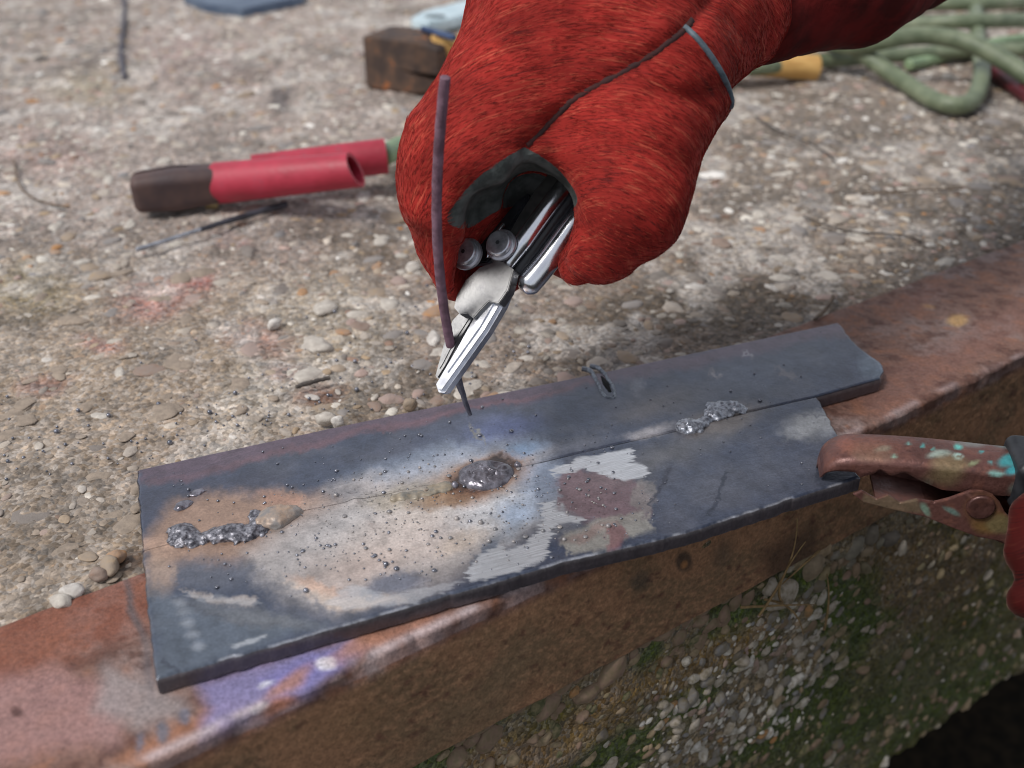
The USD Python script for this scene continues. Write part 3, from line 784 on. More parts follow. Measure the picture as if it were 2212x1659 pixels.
def flat_bar(edge_a, edge_b, nlen, nwid, seed, drop=0.0, rough_b=0.0004, gap=0.0, seam=0, label=None):
    a, b = polyline(edge_a, nlen), polyline(edge_b, nlen)
    side = b - a
    side /= np.linalg.norm(side, axis=1, keepdims=True)
    x = np.linspace(0, 1, nlen)
    q = np.stack([x * 60, x * 0 + seed, x * 0], -1)
    ua, _va, _d = proj(a if seam == 0 else b)
    open_ = sstep(ua, 1100, 1190)                                # fused shut where it has been welded
    a += side * ((gap * open_ if seam == 0 else 0.0003 * (fbm(q * 2, 3, seed) - .5)))[:, None]
    chips = 0.0006 * sstep(fbm(q * .42, 4, seed + 3), .52, .80)
    b += side * (-gap * open_ if seam == 1 else rough_b * 2 * (fbm(q * 2, 4, seed + 1) - .5) - chips)[:, None]
    t = np.linspace(0, 1, nwid)[None, :, None]
    g = a[:, None] * (1 - t) + b[:, None] * t
    # the ends are sawn a little unevenly
    along = (g[-1] - g[0]); along /= np.linalg.norm(along, axis=1, keepdims=True)
    j = np.linspace(0, 1, nwid)
    e0 = 0.0012 * (fbm(np.stack([j * 14, j * 0, j * 0 + seed], -1), 3, seed) - .5); e1 = 0.0016 * (fbm(np.stack([j * 16, j * 0, j * 0 + seed + 5], -1), 3, seed) - .5) + (0.0052 * np.exp(-((j - .78) / .24) ** 2) - .004 * sstep(j, .9, 1.0) if seam == 1 else 0)
    fall = np.exp(-np.arange(nlen) / 12.0)
    g += along[None] * (fall[:, None] * e0[None] + fall[::-1][:, None] * e1[None])[..., None]
    g[..., 2] -= drop
    p = g.reshape(-1, 3)
    u, v, _ = proj(p)
    # relief
    p[:, 2] += 0.00025 * variation(p, 60, 3, seed) + 0.00010 * variation(p, 500, 2, seed + 2)
    bead_h = 0.0012 * np.exp(-(((u - 900) / 60) ** 2 + ((v - (1066 - (u - 900) * .22)) / 14) ** 2)) + 0.0009 * np.exp(-(((u - 770) / 26) ** 2 + ((v - 1078) / 14) ** 2)) + .0008 * np.exp(-(((u - 800) / 22) ** 2 + ((v - 1128) / 14) ** 2))
    ripple = 1 + .5 * np.sin((u - (v - 1060) * .5) / 9.0)
    p[:, 2] += bead_h * ripple
    # edges turned down a little
    P2 = p.reshape(nlen, nwid, 3)
    for k, dz in ((0, .0006), (1, .0002)):
        P2[:, k, 2] -= dz * (open_ if seam == 0 else 1); P2[:, -1 - k, 2] -= dz * (open_ if seam == 1 else 1); P2[k, :, 2] -= dz; P2[-1 - k, :, 2] -= dz
    p = P2.reshape(-1, 3)
    col = lin(66, 72, 88) * np.ones((len(p), 1))
    mv = fbm(p * 55, 4, 60 + seed)[:, None]
    col = col * (1 - sstep(mv, .45, .65) * .5) + lin(86, 87, 96) * sstep(mv, .45, .65) * .5
    fine = (fbm(np.stack([u / 9, v / 9, u * 0], -1), 3, 72) - .5) * 24
    col = paint(u + fine, v - fine * .6, col, TINT, wob=30, seed=70)
    scr = fbm(np.stack([(u * .3 + v * .95) / 2.2, (u * .95 - v * .3) / 160, u * 0], -1), 2, 73)[:, None]
    col = col * (1 + .16 * sstep(scr, .72, .85) - .08 * sstep(scr, .26, .15))
    smear = (fbm(p * 130, 3, 64)[:, None] - .5)
    patchy = fbm(p * 320, 3, 74)[:, None] - .5
    col = col * (1 + .8 * smear + .6 * patchy)
    if seam == 0:                                                # a burr along the sheared near edge with its highlight painted in
        jj = np.tile(np.arange(nwid), nlen); xx = np.repeat(np.arange(nlen), nwid)
        burr_glint = np.exp(-((nwid - 1 - jj) / 1.1) ** 2) * sstep(fbm(np.stack([xx / 22.0, xx * 0 + 3.3, xx * 0.0], -1), 4, 76), .44, .60)
        col = col * (1 - .75 * burr_glint[:, None]) + lin(176, 176, 182) * .75 * burr_glint[:, None]
    bare = np.zeros(len(p))
    qq = np.stack([u / 40, v / 3.2, u * 0], -1)                  # ragged ends along the grinding direction
    tear = (fbm(qq, 3, 66) - .5) * 36
    qn = (fbm(np.stack([u / 30, v / 30, u * 0], -1), 3, 67) - .5) * 14
    for shape, op in BARE:
        if isinstance(shape, tuple):
            cu, cv, ru, rv, _a = shape
            w = sstep(1 - np.sqrt(((u + tear * .4 - cu) / ru) ** 2 + ((v - cv) / rv) ** 2), -.5, .9)
        else:
            s = np.array(shape)
            near = (u > s[:, 0].min() - 30) & (u < s[:, 0].max() + 30) & (v > s[:, 1].min() - 30) & (v < s[:, 1].max() + 30)
            w = np.zeros(len(p))
            if near.any():
                w[near] = sstep(blob_dist(u[near] + tear[near], v[near] + qn[near], shape), -3.5, 3.5)
        bare = np.maximum(bare, w * op)
    col = col * (1 - bare[:, None]) + lin(212, 213, 216) * bare[:, None]
    # dark pinholes and sooty specks near the welds
    speck = sstep(fbm(p * 900, 1, 69), .80, .86) * np.exp(-((u - 1000) / 380) ** 2 - ((v - 1090) / 90) ** 2)
    col = col * (1 - .8 * speck[:, None])
    # shell: top, walls, bottom
    P2 = p.reshape(nlen, nwid, 3); C2 = col.reshape(nlen, nwid, 3)
    idx = np.arange(nlen * nwid).reshape(nlen, nwid)
    ring = np.r_[idx[0, :-1], idx[:-1, -1], idx[-1, :0:-1], idx[:0:-1, 0]]
    rp = p[ring]; ctr = np.roll(rp, -1, 0) - np.roll(rp, 1, 0)
    nrm = np.cross(ctr, EZ); nrm /= np.maximum(np.linalg.norm(nrm, axis=1, keepdims=True), 1e-9)
    cen = p.mean(0)
    if np.sum(np.einsum('ij,ij->i', nrm, rp - cen)) < 0:
        nrm = -nrm
    rows, cols = [p], [col]
    levels = [(0.00035, 0.0011), (0.0004, 0.003), (0.0004, 0.0052), (0.0002, THK - .0006), (-0.0006, THK)]
    for off, dz in levels:
        w = rp.copy()
        rag = (fbm(rp * np.array([260, 260, 0]) + dz * 300, 2, 91) - .5) * .0003
        w += nrm * (off + (rag[:, None] if dz < THK - .001 else 0))
        w[:, 2] = ZP - drop - dz
        rows.append(w)
        cc = lin(74, 68, 72) * (1 + .5 * (fbm(rp * 300, 2, 92) - .5)[:, None])
        if dz < .002:
            cc = cc * .45 + lin(120, 116, 118) * .55 * (0.6 + .8 * fbm(rp * 240, 2, 93)[:, None])
        cols.append(cc)
    nr = len(ring)
    start = nlen * nwid
    F = [gridfaces(nlen, nwid)]
    prev = ring
    for k in range(len(levels)):
        cur = start + k * nr + np.arange(nr)
        F.append(np.stack([prev, cur, np.roll(cur, -1)], 1)); F.append(np.stack([prev, np.roll(cur, -1), np.roll(prev, -1)], 1))
        prev = cur
    allp = np.vstack(rows)
    c0 = len(allp)
    allp = np.vstack([allp, [[cen[0], cen[1], ZP - drop - THK]]])
    F.append(np.stack([prev, np.full(nr, c0), np.roll(prev, -1)], 1))
    F = np.vstack(F)
    cols.append(np.array([[.04, .04, .045]]))
    m = trimesh.Trimesh(allp, F, process=False)
    g0 = F[0]
    if np.cross(allp[g0[1]] - allp[g0[0]], allp[g0[2]] - allp[g0[0]])[2] < 0:
        top_f = gridfaces(nlen, nwid)[:, ::-1]
        F = np.vstack([top_f, F[len(top_f):]])
    k = len(gridfaces(nlen, nwid))
    w0 = F[k]                                                    # walls face outwards
    nn_ = np.cross(allp[w0[1]] - allp[w0[0]], allp[w0[2]] - allp[w0[0]])
    if nn_ @ (allp[w0[0]] - cen) < 0:
        F[k:] = F[k:, ::-1]
    part(PLATES, 'flat_bar', (allp, F), M_plate, smooth=True, col=np.vstack(cols), fields={'bare': np.r_[bare, np.zeros(len(allp) - len(bare))]}, label=label)


RIGHT_END = [(1811, 696), (1871, 757), (1914, 789), (1926, 809), (1899, 817)]
flat_bar([(297, 1014), (780, 910), (1097, 845), (1331, 797), (1811, 696)], SEAMA[:-1] + [(1906, 816)], 760, 150, 3, rough_b=.0002, gap=.0002, seam=1, label='back bar, longer, with a torch cut notch in its far edge')
flat_bar(SEAM, FRONT, 760, 190, 5, drop=.0, rough_b=.0003, gap=.0002, seam=0, label='front bar with bare ground patches and pen marks')


# weld beads, lumps of spatter
def lumps(name, blobs, mat, h=0.0005, k=0.0015, seed=0, rough=0.0006, label=None, sharp=500):
    """blobs: (u, v, ru px, rv px, height m, tilt)."""
    c = np.array([at(b[0], b[1], ZP) for b in blobs])
    sc = np.array([proj(x)[2] for x in c]) / FPX
    rmax = max(b[2] for b in blobs) * sc.max() * 1.5
    lo = c.min(0) - rmax - .002; hi = c.max(0) + rmax + .002
    lo[2], hi[2] = ZP - 0.0016, ZP + max(b[4] for b in blobs) * 1.5 + .0015
    X = field(lo, hi, h)
    D = None
    ux = at(1101, 1030, ZP) - at(1100, 1030, ZP); ux /= np.linalg.norm(ux)
    for b, cc, s in zip(blobs, c, sc):
        a = math.radians(b[5])
        # axes on the plate: x right, y away
        ex = np.array([math.cos(a), math.sin(a), 0]); ey = np.array([-math.sin(a), math.cos(a), 0])
        q = X - cc
        x, y, z = q @ ex / (b[2] * s), q @ ey / (b[3] * s * 1.75), q[..., 2] / b[4]
        d = (np.sqrt(x * x + y * y + z * z) - 1) * min(b[2] * s, b[4]) * .8
        D = d if D is None else smin(D, d, k)
    D += rough * 2 * (fbm(X * sharp + seed, 3, seed) - .5)
    m = surface_nets(D, X[0, 0, 0], h)
    return part(PLATES, name, m, mat, smooth=True, label=label)


def crater_bead(u0, v0, ru, rv, tilt, hgt, mat, label):
    """An oval pad of slag with a rolled rim and a little crater at its right end."""
    c = at(u0, v0, ZP); sc = proj(c)[2] / FPX
    a = math.radians(tilt)
    ex = np.array([math.cos(a), math.sin(a), 0]); ey = np.array([-math.sin(a), math.cos(a), 0])
    r_, t_ = np.meshgrid(np.linspace(0, 1, 60), np.linspace(0, 2 * math.pi, 140, endpoint=False), indexing='ij')
    x, y = r_ * np.cos(t_), r_ * np.sin(t_)
    edge = 1 + .10 * (fbm(np.stack([np.cos(t_) * 1.6 + 4, np.sin(t_) * 1.6, t_ * 0], -1), 3, 31) - .5) * 2
    hh = hgt * np.sqrt(np.clip(1 - r_ ** 2.6, 0, 1)) * (.86 - .18 * x)
    cr = np.hypot((x - .52) / .40, (y - .12) / .50)
    hh += hgt * (-.55 * np.exp(-(cr / .62) ** 2) + .22 * np.exp(-((cr - 1) / .22) ** 2)) * (1 - r_ ** 4)
    cr2 = np.hypot((x - .62) / .16, (y - .02) / .2); hh += hgt * .5 * np.exp(-cr2 ** 2)
    arc = np.hypot(x + .9, y * .8)
    hh += hgt * .014 * np.sin(arc * 30 + 3 * fbm(np.stack([x * 3, y * 3, x * 0], -1), 2, 32)) * (1 - r_ ** 3)
    hh += hgt * .16 * (fbm(np.stack([x * 5, y * 5, x * 0], -1), 3, 33) - .5) * (1 - r_ ** 3)
    pits = fbm(np.stack([x * 16, y * 12, x * 0 + 5], -1), 1, 34)
    hh -= hgt * .16 * sstep(pits, .80, .88) * (1 - r_)
    p = c + (x * edge * ru * sc)[..., None] * ex + (y * edge * rv * sc * 1.7)[..., None] * ey + (hh - .0004)[..., None] * EZ
    part(PLATES, 'weld_bead', (p.reshape(-1, 3), gridfaces(60, 140, True)), mat, smooth=True, label=label)


crater_bead(1049, 1028, 62, 31, 22, .0050, M_slag, 'fresh oval weld bead under grey slag')
lumps('weld_lump', [(1118, 1006, 8, 5, .002, 0)], M_slag, seed=1, rough=.0002)
lumps('weld_lump', [(982, 1050, 8, 5, .0022, 10)], M_slag, seed=1, rough=.0002)
lumps('weld_bead', [(868, 1075, 14, 9, .0020, 15), (890, 1072, 15, 10, .0015, 40), (915, 1065, 16, 10, .0014, 40), (940, 1058, 16, 10, .0013, 40), (965, 1052, 16, 10, .0016, 30), (850, 1080, 8, 6, .002, 0)], cmat('oxidised_weld', lin(124, 120, 112), lin(156, 142, 122), rough=.45, metal=.2, nscale=200), seed=2, rough=.0004, label='thin oxidised weld run trailing from the fresh bead')
def crust(path, n, rmin, rmax, hmax, spread, seed):
    r = np.random.default_rng(seed)
    q = spline(np.array(path, float), 100)
    out = []
    for _ in range(n):
        u, v = q[r.integers(0, 100)] + r.normal(0, 1, 2) * np.array([spread, spread * .6])
        k = r.uniform(0, 1) ** 1.6
        ru = rmin + (rmax - rmin) * k
        out.append((u, v, ru, ru * r.uniform(.35, .7), hmax * .78 * (.3 + .7 * k) * r.uniform(.6, 1), r.uniform(-30, 60)))
    return out


lumps('weld_bead', crust([(384, 1158), (420, 1166), (470, 1156), (520, 1160), (552, 1142), (560, 1110)], 34, 7, 20, .0040, 6, 41) + [(392, 1150, 26, 16, .0026, 20), (500, 1152, 30, 12, .0036, 18)], M_weld, seed=3, rough=.0008, k=.0020, sharp=460, label='lumpy crusty weld tack near the short end')
lumps('weld_bead', [(592, 1122, 36, 22, .0045, 18), (620, 1110, 34, 14, .0032, 15), (565, 1135, 16, 10, .0036, 10)], cmat('tan_slag', lin(132, 126, 122), lin(170, 146, 126), rough=.42, metal=.15, nscale=160), seed=4, rough=.0004, label='smooth tan slag lump')
lumps('weld_lump', [(400, 1090, 16, 8, .0014, 30), (387, 1098, 10, 6, .0016, 0)], M_slag, seed=5, rough=.0005)
lumps('weld_lump', [(425, 1065, 18, 7, .0009, 40)], M_slag, seed=6, rough=.0005)
lumps('weld_bead', crust([(1470, 924), (1500, 922), (1530, 904), (1556, 888), (1600, 886)], 36, 5, 17, .0040, 6, 43) + crust([(1536, 872), (1552, 886)], 8, 5, 10, .0026, 3, 44) + [(1486, 924, 28, 15, .0040, 15)], cmat('bright_weld', lin(110, 112, 120), lin(176, 178, 186), rough=.3, metal=.6, nscale=400, bscale=700, bdist=.0005), seed=6, rough=.0008, k=.0016, sharp=460, label='bright silvery weld tack on the seam')
M_lip = cmat('burnt_lip', lin(92, 96, 104), lin(136, 142, 150), rough=.35, metal=.5, nscale=300)
for lp in ([(1258, 796), (1272, 800), (1284, 816), (1296, 838), (1308, 856), (1320, 860), (1328, 850)], [(1276, 790), (1292, 796), (1308, 812), (1320, 830), (1328, 848), (1326, 856)]):
    q_ = at(np.array([x for x, y in lp], float), np.array([y for x, y in lp], float), ZP - .0001)
    part(PLATES, 'notch_lip', tube(spline(q_, 40), .0011 * np.r_[np.linspace(1.3, 1, 20), np.linspace(1, .6, 20)], 10, wob=.35), M_lip, smooth=True, label='melted lip beside the cut slot')
gr = at(np.array([1302, 1312, 1326, 1332, 1322, 1308]), np.array([818, 824, 842, 855, 853, 838]), ZP + .0024)
part(PLATES, 'cut_slot', tube(spline(at(np.array([1299, 1309, 1318]), np.array([816, 834, 851]), ZP - .0011), 12), np.r_[np.linspace(.0012, .0020, 6), np.linspace(.0020, .0014, 6)], 10), cmat('slot_shade', lin(12, 11, 12), rough=.9), smooth=True, label='black tube painted for the shade in the cut slot')  # solid black tube in place of the shade inside the slot

# spatter: little frozen balls
nS = 700
ang = rng.uniform(0, 2 * math.pi, nS); rr = np.sqrt(rng.uniform(0, 1, nS)) * 1.25 * rng.uniform(.75, 1.3, nS)
su = 960 + rr * np.cos(ang) * 360; sv = 1110 + rr * np.sin(ang) * 120 - (su - 1000) * .22 * .4
extra = rng.uniform(0, 1, (260, 2))
su = np.r_[su, 330 + extra[:, 0] * 1450]; sv = np.r_[sv, 1080 + (extra[:, 1] - .5) * 420 - extra[:, 0] * 200]
inside = (blob_dist(su, sv, [(305, 1022), (1100, 852), (1800, 704), (1890, 800), (1770, 860), (1835, 925), (1850, 1025), (1100, 1240), (345, 1455)]) > 4)
su, sv = su[inside], sv[inside]
sr = np.clip(rng.lognormal(math.log(.00034), .55, len(su)), .00014, .0012)
sc_ = at(su, sv, ZP); sc_[:, 2] += sr * .45
D1 = (np.array(ico1.vertices), np.array(ico1.faces))
near_w = (np.hypot((su - 1000) / 330, (sv - 1110) / 110) < 1) & (rng.uniform(0, 1, len(su)) < .7)
for pick_, mat_, nm_ in ((~near_w, M_spat, 'spatter'), (near_w, cmat('oxidised_spatter', lin(120, 118, 120), lin(158, 150, 146), rough=.4, metal=.25, nscale=300), 'oxidised_spatter')):
    v, f = many_stones(D1, sc_[pick_], sr[pick_], sr[pick_] * .95, sr[pick_] * rng.uniform(.4, .95, pick_.sum()), sr[pick_] * 0, EX, EY, EZ, rng, .08)
    part(PLATES, nm_, (v, f), mat_, smooth=True, kind='stuff')
# spatter that rolled onto the concrete
su = rng.uniform(0, 1150, 420); sv = 1180 - su * .28 - np.abs(rng.normal(0, 1, 420)) * 130
okk = sv < 1000 - (su - 297) * .215 - 10
su, sv = su[okk], sv[okk]
sr = np.clip(rng.lognormal(math.log(.0006), .4, len(su)), .0003, .0014)
sc_ = at(su, sv, 0); sc_[:, 2] = ground_z(sc_) + sr * .8
v, f = many_stones(D1, sc_, sr, sr, sr, sr * 0, EX, EY, EZ, rng, .08)
part('/World', 'spatter', (v, f), M_spat, smooth=True, kind='stuff', label='tiny dark balls of weld spatter strewn over the concrete', category='spatter')

# ------------------------------------------------------------------ the worker: gloved hands, sleeves, jacket
def glove_mat(name, dark, mid, light, fuzz=True):
    """Split leather with a combed nap: streaks follow the primvars nr (across) and na (along)."""
    nodes = {
        'a': ('attribute', {'attribute': 'col'}), 'r': ('attribute', {'attribute': 'nr'}), 'an': ('attribute', {'attribute': 'na'}),
        'cx': ('combine_xyz', {}), 'mp': ('mapping', {'scale': (1300, 6, 1)}), 'mp2': ('mapping', {'scale': (360, 2.4, 1)}),
        'n': ('noise_texture', {'scale': 1.0, 'detail': 4.0, 'roughness': 0.65}), 'nb': ('noise_texture', {'scale': 1.0, 'detail': 3.0, 'roughness': 0.6, 'distortion': 0.4}),
        'tc': ('texture_coordinate', {}), 'n3': ('noise_texture', {'scale': 45.0, 'detail': 4.0}),
        'rp': ('rgb_ramp', {'ramp': [(0.36, dark), (0.46, mid), (0.54, mid), (0.64, light)]}),
        'ad': ('math', {'math_type': 'multiply_add', 'value2': 0.55}), 'ad2': ('math', {'math_type': 'multiply', 'value2': 0.45}),
        'm3': ('map_range', {'from_min': 0.3, 'from_max': 0.7, 'to_min': 0.72, 'to_max': 1.2}), 'x': ('vector_math', {'math_type': 'scale'}), 'y': ('vector_math', {'math_type': 'multiply'}),
        'b': ('bump', {'strength': 0.5, 'distance': 0.0006}),
        'p': ('principled_bsdf', {'roughness': 0.85, 'specular_ior_level': 0.15, 'sheen_weight': 0.12, 'sheen_roughness': 0.4, 'sheen_tint': (1.0, 0.62, 0.5)}),
    }
    links = [('r.fac', 'cx.x'), ('an.fac', 'cx.y'), ('cx.vector', 'mp.vector'), ('cx.vector', 'mp2.vector'), ('mp.vector', 'n.vector'), ('mp2.vector', 'nb.vector'), ('tc.object', 'n3.vector'),
             ('nb.fac', 'ad2.value1'), ('n.fac', 'ad.value1'), ('ad2.value', 'ad.value3'), ('ad.value', 'rp.fac'), ('n3.fac', 'm3.value'), ('rp.color', 'x.vector1'), ('m3.result', 'x.scale'),
             ('x.vector', 'y.vector1'), ('a.color', 'y.vector2'), ('y.vector', 'p.base_color'), ('ad.value', 'b.height'), ('b.normal', 'p.normal')]
    return usdkit.material(stage, L + name, nodes, links, surface='p.BSDF')


M_glove = glove_mat('red_split_leather', lin(84, 27, 26), lin(152, 42, 36), lin(180, 84, 64))
M_sleeve = cmat('sleeve_leather', lin(70, 22, 20), lin(112, 32, 30), rough=.85, nscale=40, bscale=500, bdist=.0008, spec=.15)  # darker than the glove: shade on the sleeve put into the colour
M_lining = cmat('grey_palm_leather', lin(62, 66, 64), lin(92, 96, 94), rough=.85, nscale=110, bscale=600, bdist=.0006, spec=.2)
M_cord = cmat('piping_cord', lin(78, 90, 98), lin(104, 116, 124), rough=.6, nscale=200)
M_seam = cmat('seam_thread_shade', lin(48, 26, 26), lin(66, 34, 32), rough=.9, nscale=200)  # thread kept dark to carry the shade of the seam fold too
M_cloth = cmat('jacket_cloth', lin(34, 36, 44), lin(48, 50, 58), rough=.9, nscale=60, bscale=700, bdist=.0006, spec=.15)

PERSON = thing('person', 'person in red leather work gloves holding pliers over the weld and squeezing the copper clamp', 'person')


def chain(X, pts, k=0.012, D=None):
    """pts: (u, v, depth, radius px)."""
    c = [deep(p[0], p[1], p[2]) for p in pts]; r = [p[3] * p[2] / FPX for p in pts]
    out = None
    for i in range(len(pts) - 1):
        d = caps(X, c[i], c[i + 1], r[i], r[i + 1])
        out = d if out is None else np.minimum(out, d)
    return out if D is None else smin(D, out, k)


h = 0.0020
XL = field(np.array([-0.062, 0.022, 0.405]), np.array([0.140, 0.215, 0.575]), h)
ROT = np.stack([rtv, upv, fw])
X = CAM + XL @ ROT
DB = 0.475
# back of the hand and wrist
D = chain(X, [(1255, 60, DB + .01, 205), (1400, 60, DB + .015, 195), (1500, 48, DB + .02, 160), (1580, 30, DB + .03, 128)], .03)
D = chain(X, [(1240, -40, DB + .02, 200), (1330, 180, DB + .01, 190)], .03, D)
# finger side (the near lobe on the far side of the pliers)
D = chain(X, [(1200, 120, DB, 190), (1105, 230, DB - .002, 172), (1016, 360, DB - .004, 148)], .022, D)
D = chain(X, [(1016, 360, DB - .004, 148), (955, 440, DB + .0, 82), (940, 520, DB + .006, 46), (975, 606, DB + .012, 40)], .014, D)
D = chain(X, [(1050, 350, DB + .035, 140), (1000, 500, DB + .04, 100), (1010, 596, DB + .04, 48)], .014, D)
D = chain(X, [(1120, 330, DB + .06, 140), (1090, 500, DB + .065, 100), (1090, 590, DB + .06, 46)], .012, D)
# thumb side and heel of the hand
D = chain(X, [(1380, 205, DB - .004, 192), (1372, 330, DB - .014, 148), (1362, 440, DB - .014, 130), (1300, 520, DB - .006, 92), (1245, 566, DB + .006, 46)], .018, D)
D = chain(X, [(1330, 250, DB + .03, 180), (1320, 430, DB + .045, 140), (1250, 520, DB + .055, 90)], .015, D)
# hollow of the grip, open towards the viewer
cav = None
for (u0, v0, d0, r0), (u1, v1, d1, r1) in (((1160, 420, DB - .10, 70), (1150, 430, DB + .030, 60)), ((1085, 465, DB - .10, 90), (1075, 480, DB + .006, 76)), ((1140, 530, DB - .1, 96), (1110, 560, DB + .035, 84)), ((1135, 358, DB - .1, 30), (1138, 380, DB - .006, 32)), ((1050, 590, DB - .1, 78), (1050, 610, DB + .03, 66)), ((1170, 480, DB - .1, 84), (1160, 480, DB + .03, 70)), ((1120, 640, DB - .1, 100), (1110, 650, DB + .03, 90))):
    c = caps(X, deep(u0, v0, d0), deep(u1, v1, d1), r0 * d0 / FPX, r1 * d1 / FPX)
    cav = c if cav is None else smin(cav, c, .006)
D = -smin(-D, cav, .006)
D = chain(X, [(985, 430, DB + .030, 60), (955, 540, DB + .032, 46), (985, 612, DB + .034, 36)], .010, D)
D = chain(X, [(1030, 470, DB + .052, 70), (1030, 560, DB + .050, 48), (1060, 622, DB + .048, 34)], .008, D)
# folds and seam
pu_, pv_, _pd = proj(X.reshape(-1, 3))
pu_ = pu_.reshape(D.shape); pv_ = pv_.reshape(D.shape)
D += 0.0035 * (fbm(X * 32, 3, 81) - .5) + 0.0022 * (fbm(X * 85, 2, 82) - .5)
SEAMG = spline([(1132, 318), (1190, 262), (1255, 205), (1330, 165), (1420, 110), (1500, 40), (1540, -10)], 60)
td, ti = cKDTree(SEAMG).query(np.stack([pu_.ravel(), pv_.ravel()], 1))
td = td.reshape(D.shape)
front = 1 - sstep(X @ fw - CAM @ fw, DB - .005, DB + .035)
D += front * 0.0034 * np.exp(-(td / 14.0) ** 2)
for line, wd, dp in (([(1210, 285), (1300, 305), (1400, 330), (1490, 360)], 26, .0018), ([(1360, 120), (1430, 190), (1530, 240)], 16, .0022), ([(1140, 60), (1180, 150), (1200, 240)], 30, .0012), ([(1420, 200), (1520, 205), (1590, 180)], 14, .003), ([(1000, 250), (960, 330), (930, 410)], 22, .0012), ([(1290, 330), (1360, 400), (1400, 500)], 20, .0012), ([(1250, 90), (1340, 60), (1420, 20)], 18, .0014), ([(1060, 170), (1120, 200), (1180, 190)], 16, .0010)):
    ln = spline(line, 40)
    dd, _ = cKDTree(ln).query(np.stack([pu_.ravel(), pv_.ravel()], 1))
    D += front * dp * np.exp(-(dd.reshape(D.shape) / wd) ** 2)
from scipy.ndimage import gaussian_filter
D = gaussian_filter(D, 0.8)
gm = surface_nets(D, XL[0, 0, 0], h)
gm = trimesh.Trimesh(CAM + np.array(gm.vertices) @ ROT, gm.faces, process=False)
if gm.volume < 0:
    gm.invert()
gm = max(gm.split(only_watertight=False), key=lambda q: len(q.faces))
gvv = np.array(gm.vertices); gff = np.array(gm.faces)
gu_, gv_, gd_ = proj(gvv)
LINX = [(1130, 316), (1170, 330), (1220, 372), (1250, 440), (1230, 470), (1150, 470), (1080, 470), (1010, 500), (962, 480), (975, 440), (1010, 410), (1060, 365)]
LIN = spline(np.array([(1132, 318), (1180, 345), (1228, 392), (1246, 440), (1200, 462), (1120, 446), (1050, 470), (1000, 494), (966, 478), (985, 436), (1030, 386), (1085, 345), (1132, 318)]), 80)[:-1].tolist()
for _ in range(2):                                                 # a cleaner border between the two leathers
    nb_ = np.abs(blob_dist(gu_, gv_, LIN)) < 9
    sel = np.nonzero(nb_[gff].any(1))[0]
    gvv, gff = trimesh.remesh.subdivide(gvv, gff, sel)[:2]
    gu_, gv_, gd_ = proj(gvv)
fcu, fcv, fcd = gu_[gff].mean(1), gv_[gff].mean(1), gd_[gff].mean(1)
islin = blob_dist(fcu, fcv, LIN) > 0
# only the inner side of the grip, seen from the front
fn_ = np.cross(gvv[gff[:, 1]] - gvv[gff[:, 0]], gvv[gff[:, 2]] - gvv[gff[:, 0]])
islin &= (((fn_ @ fw) < 0) & (fcd < DB + .05)) | (fcd < DB + .022)
CEN = deep(1250, 720, DB)
ax_r = np.hypot((gu_ - 1250), (gv_ - 720)) * DB / FPX
ax_a = np.arctan2(gv_ - 720, gu_ - 1250)
ax_r = ax_r + .4 * (gvv @ fw)                                     # the nap also changes with depth
gtone = np.ones((len(gvv), 3))
sootg = sstep(fbm(gvv * 45, 3, 85), .54, .68)[:, None]
gtone = gtone * (1 - .35 * sootg * np.array([.8, 1, 1]))
orange = sstep(1230 - gu_ - .5 * gv_, -100, 300)[:, None] * .3
gtone = gtone * (1 + orange * np.array([.06, .45, .35]))
gtone = gtone * (1 - .5 * np.exp(-((td * 0).mean() + (cKDTree(SEAMG).query(np.stack([gu_, gv_], 1))[0]) / 8.0) ** 2))[:, None]  # fold shadow along the seam painted into the glove tone


def submesh(v, f, keep):
    ff = f[keep]
    uq, inv = np.unique(ff, return_inverse=True)
    return v[uq], inv.reshape(-1, 3), uq


v_, f_, uq = submesh(gvv, gff, ~islin)
part(PERSON, 'glove', (v_, f_), M_glove, smooth=True, col=gtone[uq], fields={'nr': ax_r[uq], 'na': ax_a[uq]}, label='red leather glove gripping the pliers')
v_, f_, uq = submesh(gvv, gff, islin)
if len(f_):
    part(PERSON, 'palm_lining', (v_, f_), M_lining, smooth=True, label='dark grey palm leather inside the grip')
gtri = trimesh.Trimesh(gvv, gff, process=False)
# raised nap of the split leather, combed round the grip
keep = np.nonzero(~islin & (fcd < DB + .04))[0]
tri = gvv[gff[keep]]
cr = np.cross(tri[:, 1] - tri[:, 0], tri[:, 2] - tri[:, 0]); ar = np.linalg.norm(cr, axis=1); nrm_ = cr / np.maximum(ar[:, None], 1e-12)
fr = np.random.default_rng(5)
NF = 36000
ch = fr.choice(len(keep), NF, p=ar / ar.sum())
b1, b2 = fr.uniform(0, 1, (2, NF)); fl_ = b1 + b2 > 1; b1[fl_], b2[fl_] = 1 - b1[fl_], 1 - b2[fl_]
root = tri[ch, 0] + b1[:, None] * (tri[ch, 1] - tri[ch, 0]) + b2[:, None] * (tri[ch, 2] - tri[ch, 0])
nn_ = nrm_[ch]
ru, rv, _ = proj(root)
rad2 = np.stack([ru - 1250, -(rv - 720)], 1); rad2 /= np.linalg.norm(rad2, axis=1, keepdims=True)
tan = rad2[:, 1:] * rtv - rad2[:, :1] * upv
tan = tan + fr.normal(0, .09, (NF, 3))
tan -= nn_ * np.einsum('ij,ij->i', tan, nn_)[:, None]; tan /= np.linalg.norm(tan, axis=1, keepdims=True)
ln_ = fr.uniform(.0014, .0042, NF)[:, None]
c0_, c1_, c2_, c3_ = root, root + tan * ln_ * .33 + nn_ * ln_ * .03, root + tan * ln_ * .66 + nn_ * ln_ * .045, root + tan * ln_ + nn_ * ln_ * .04
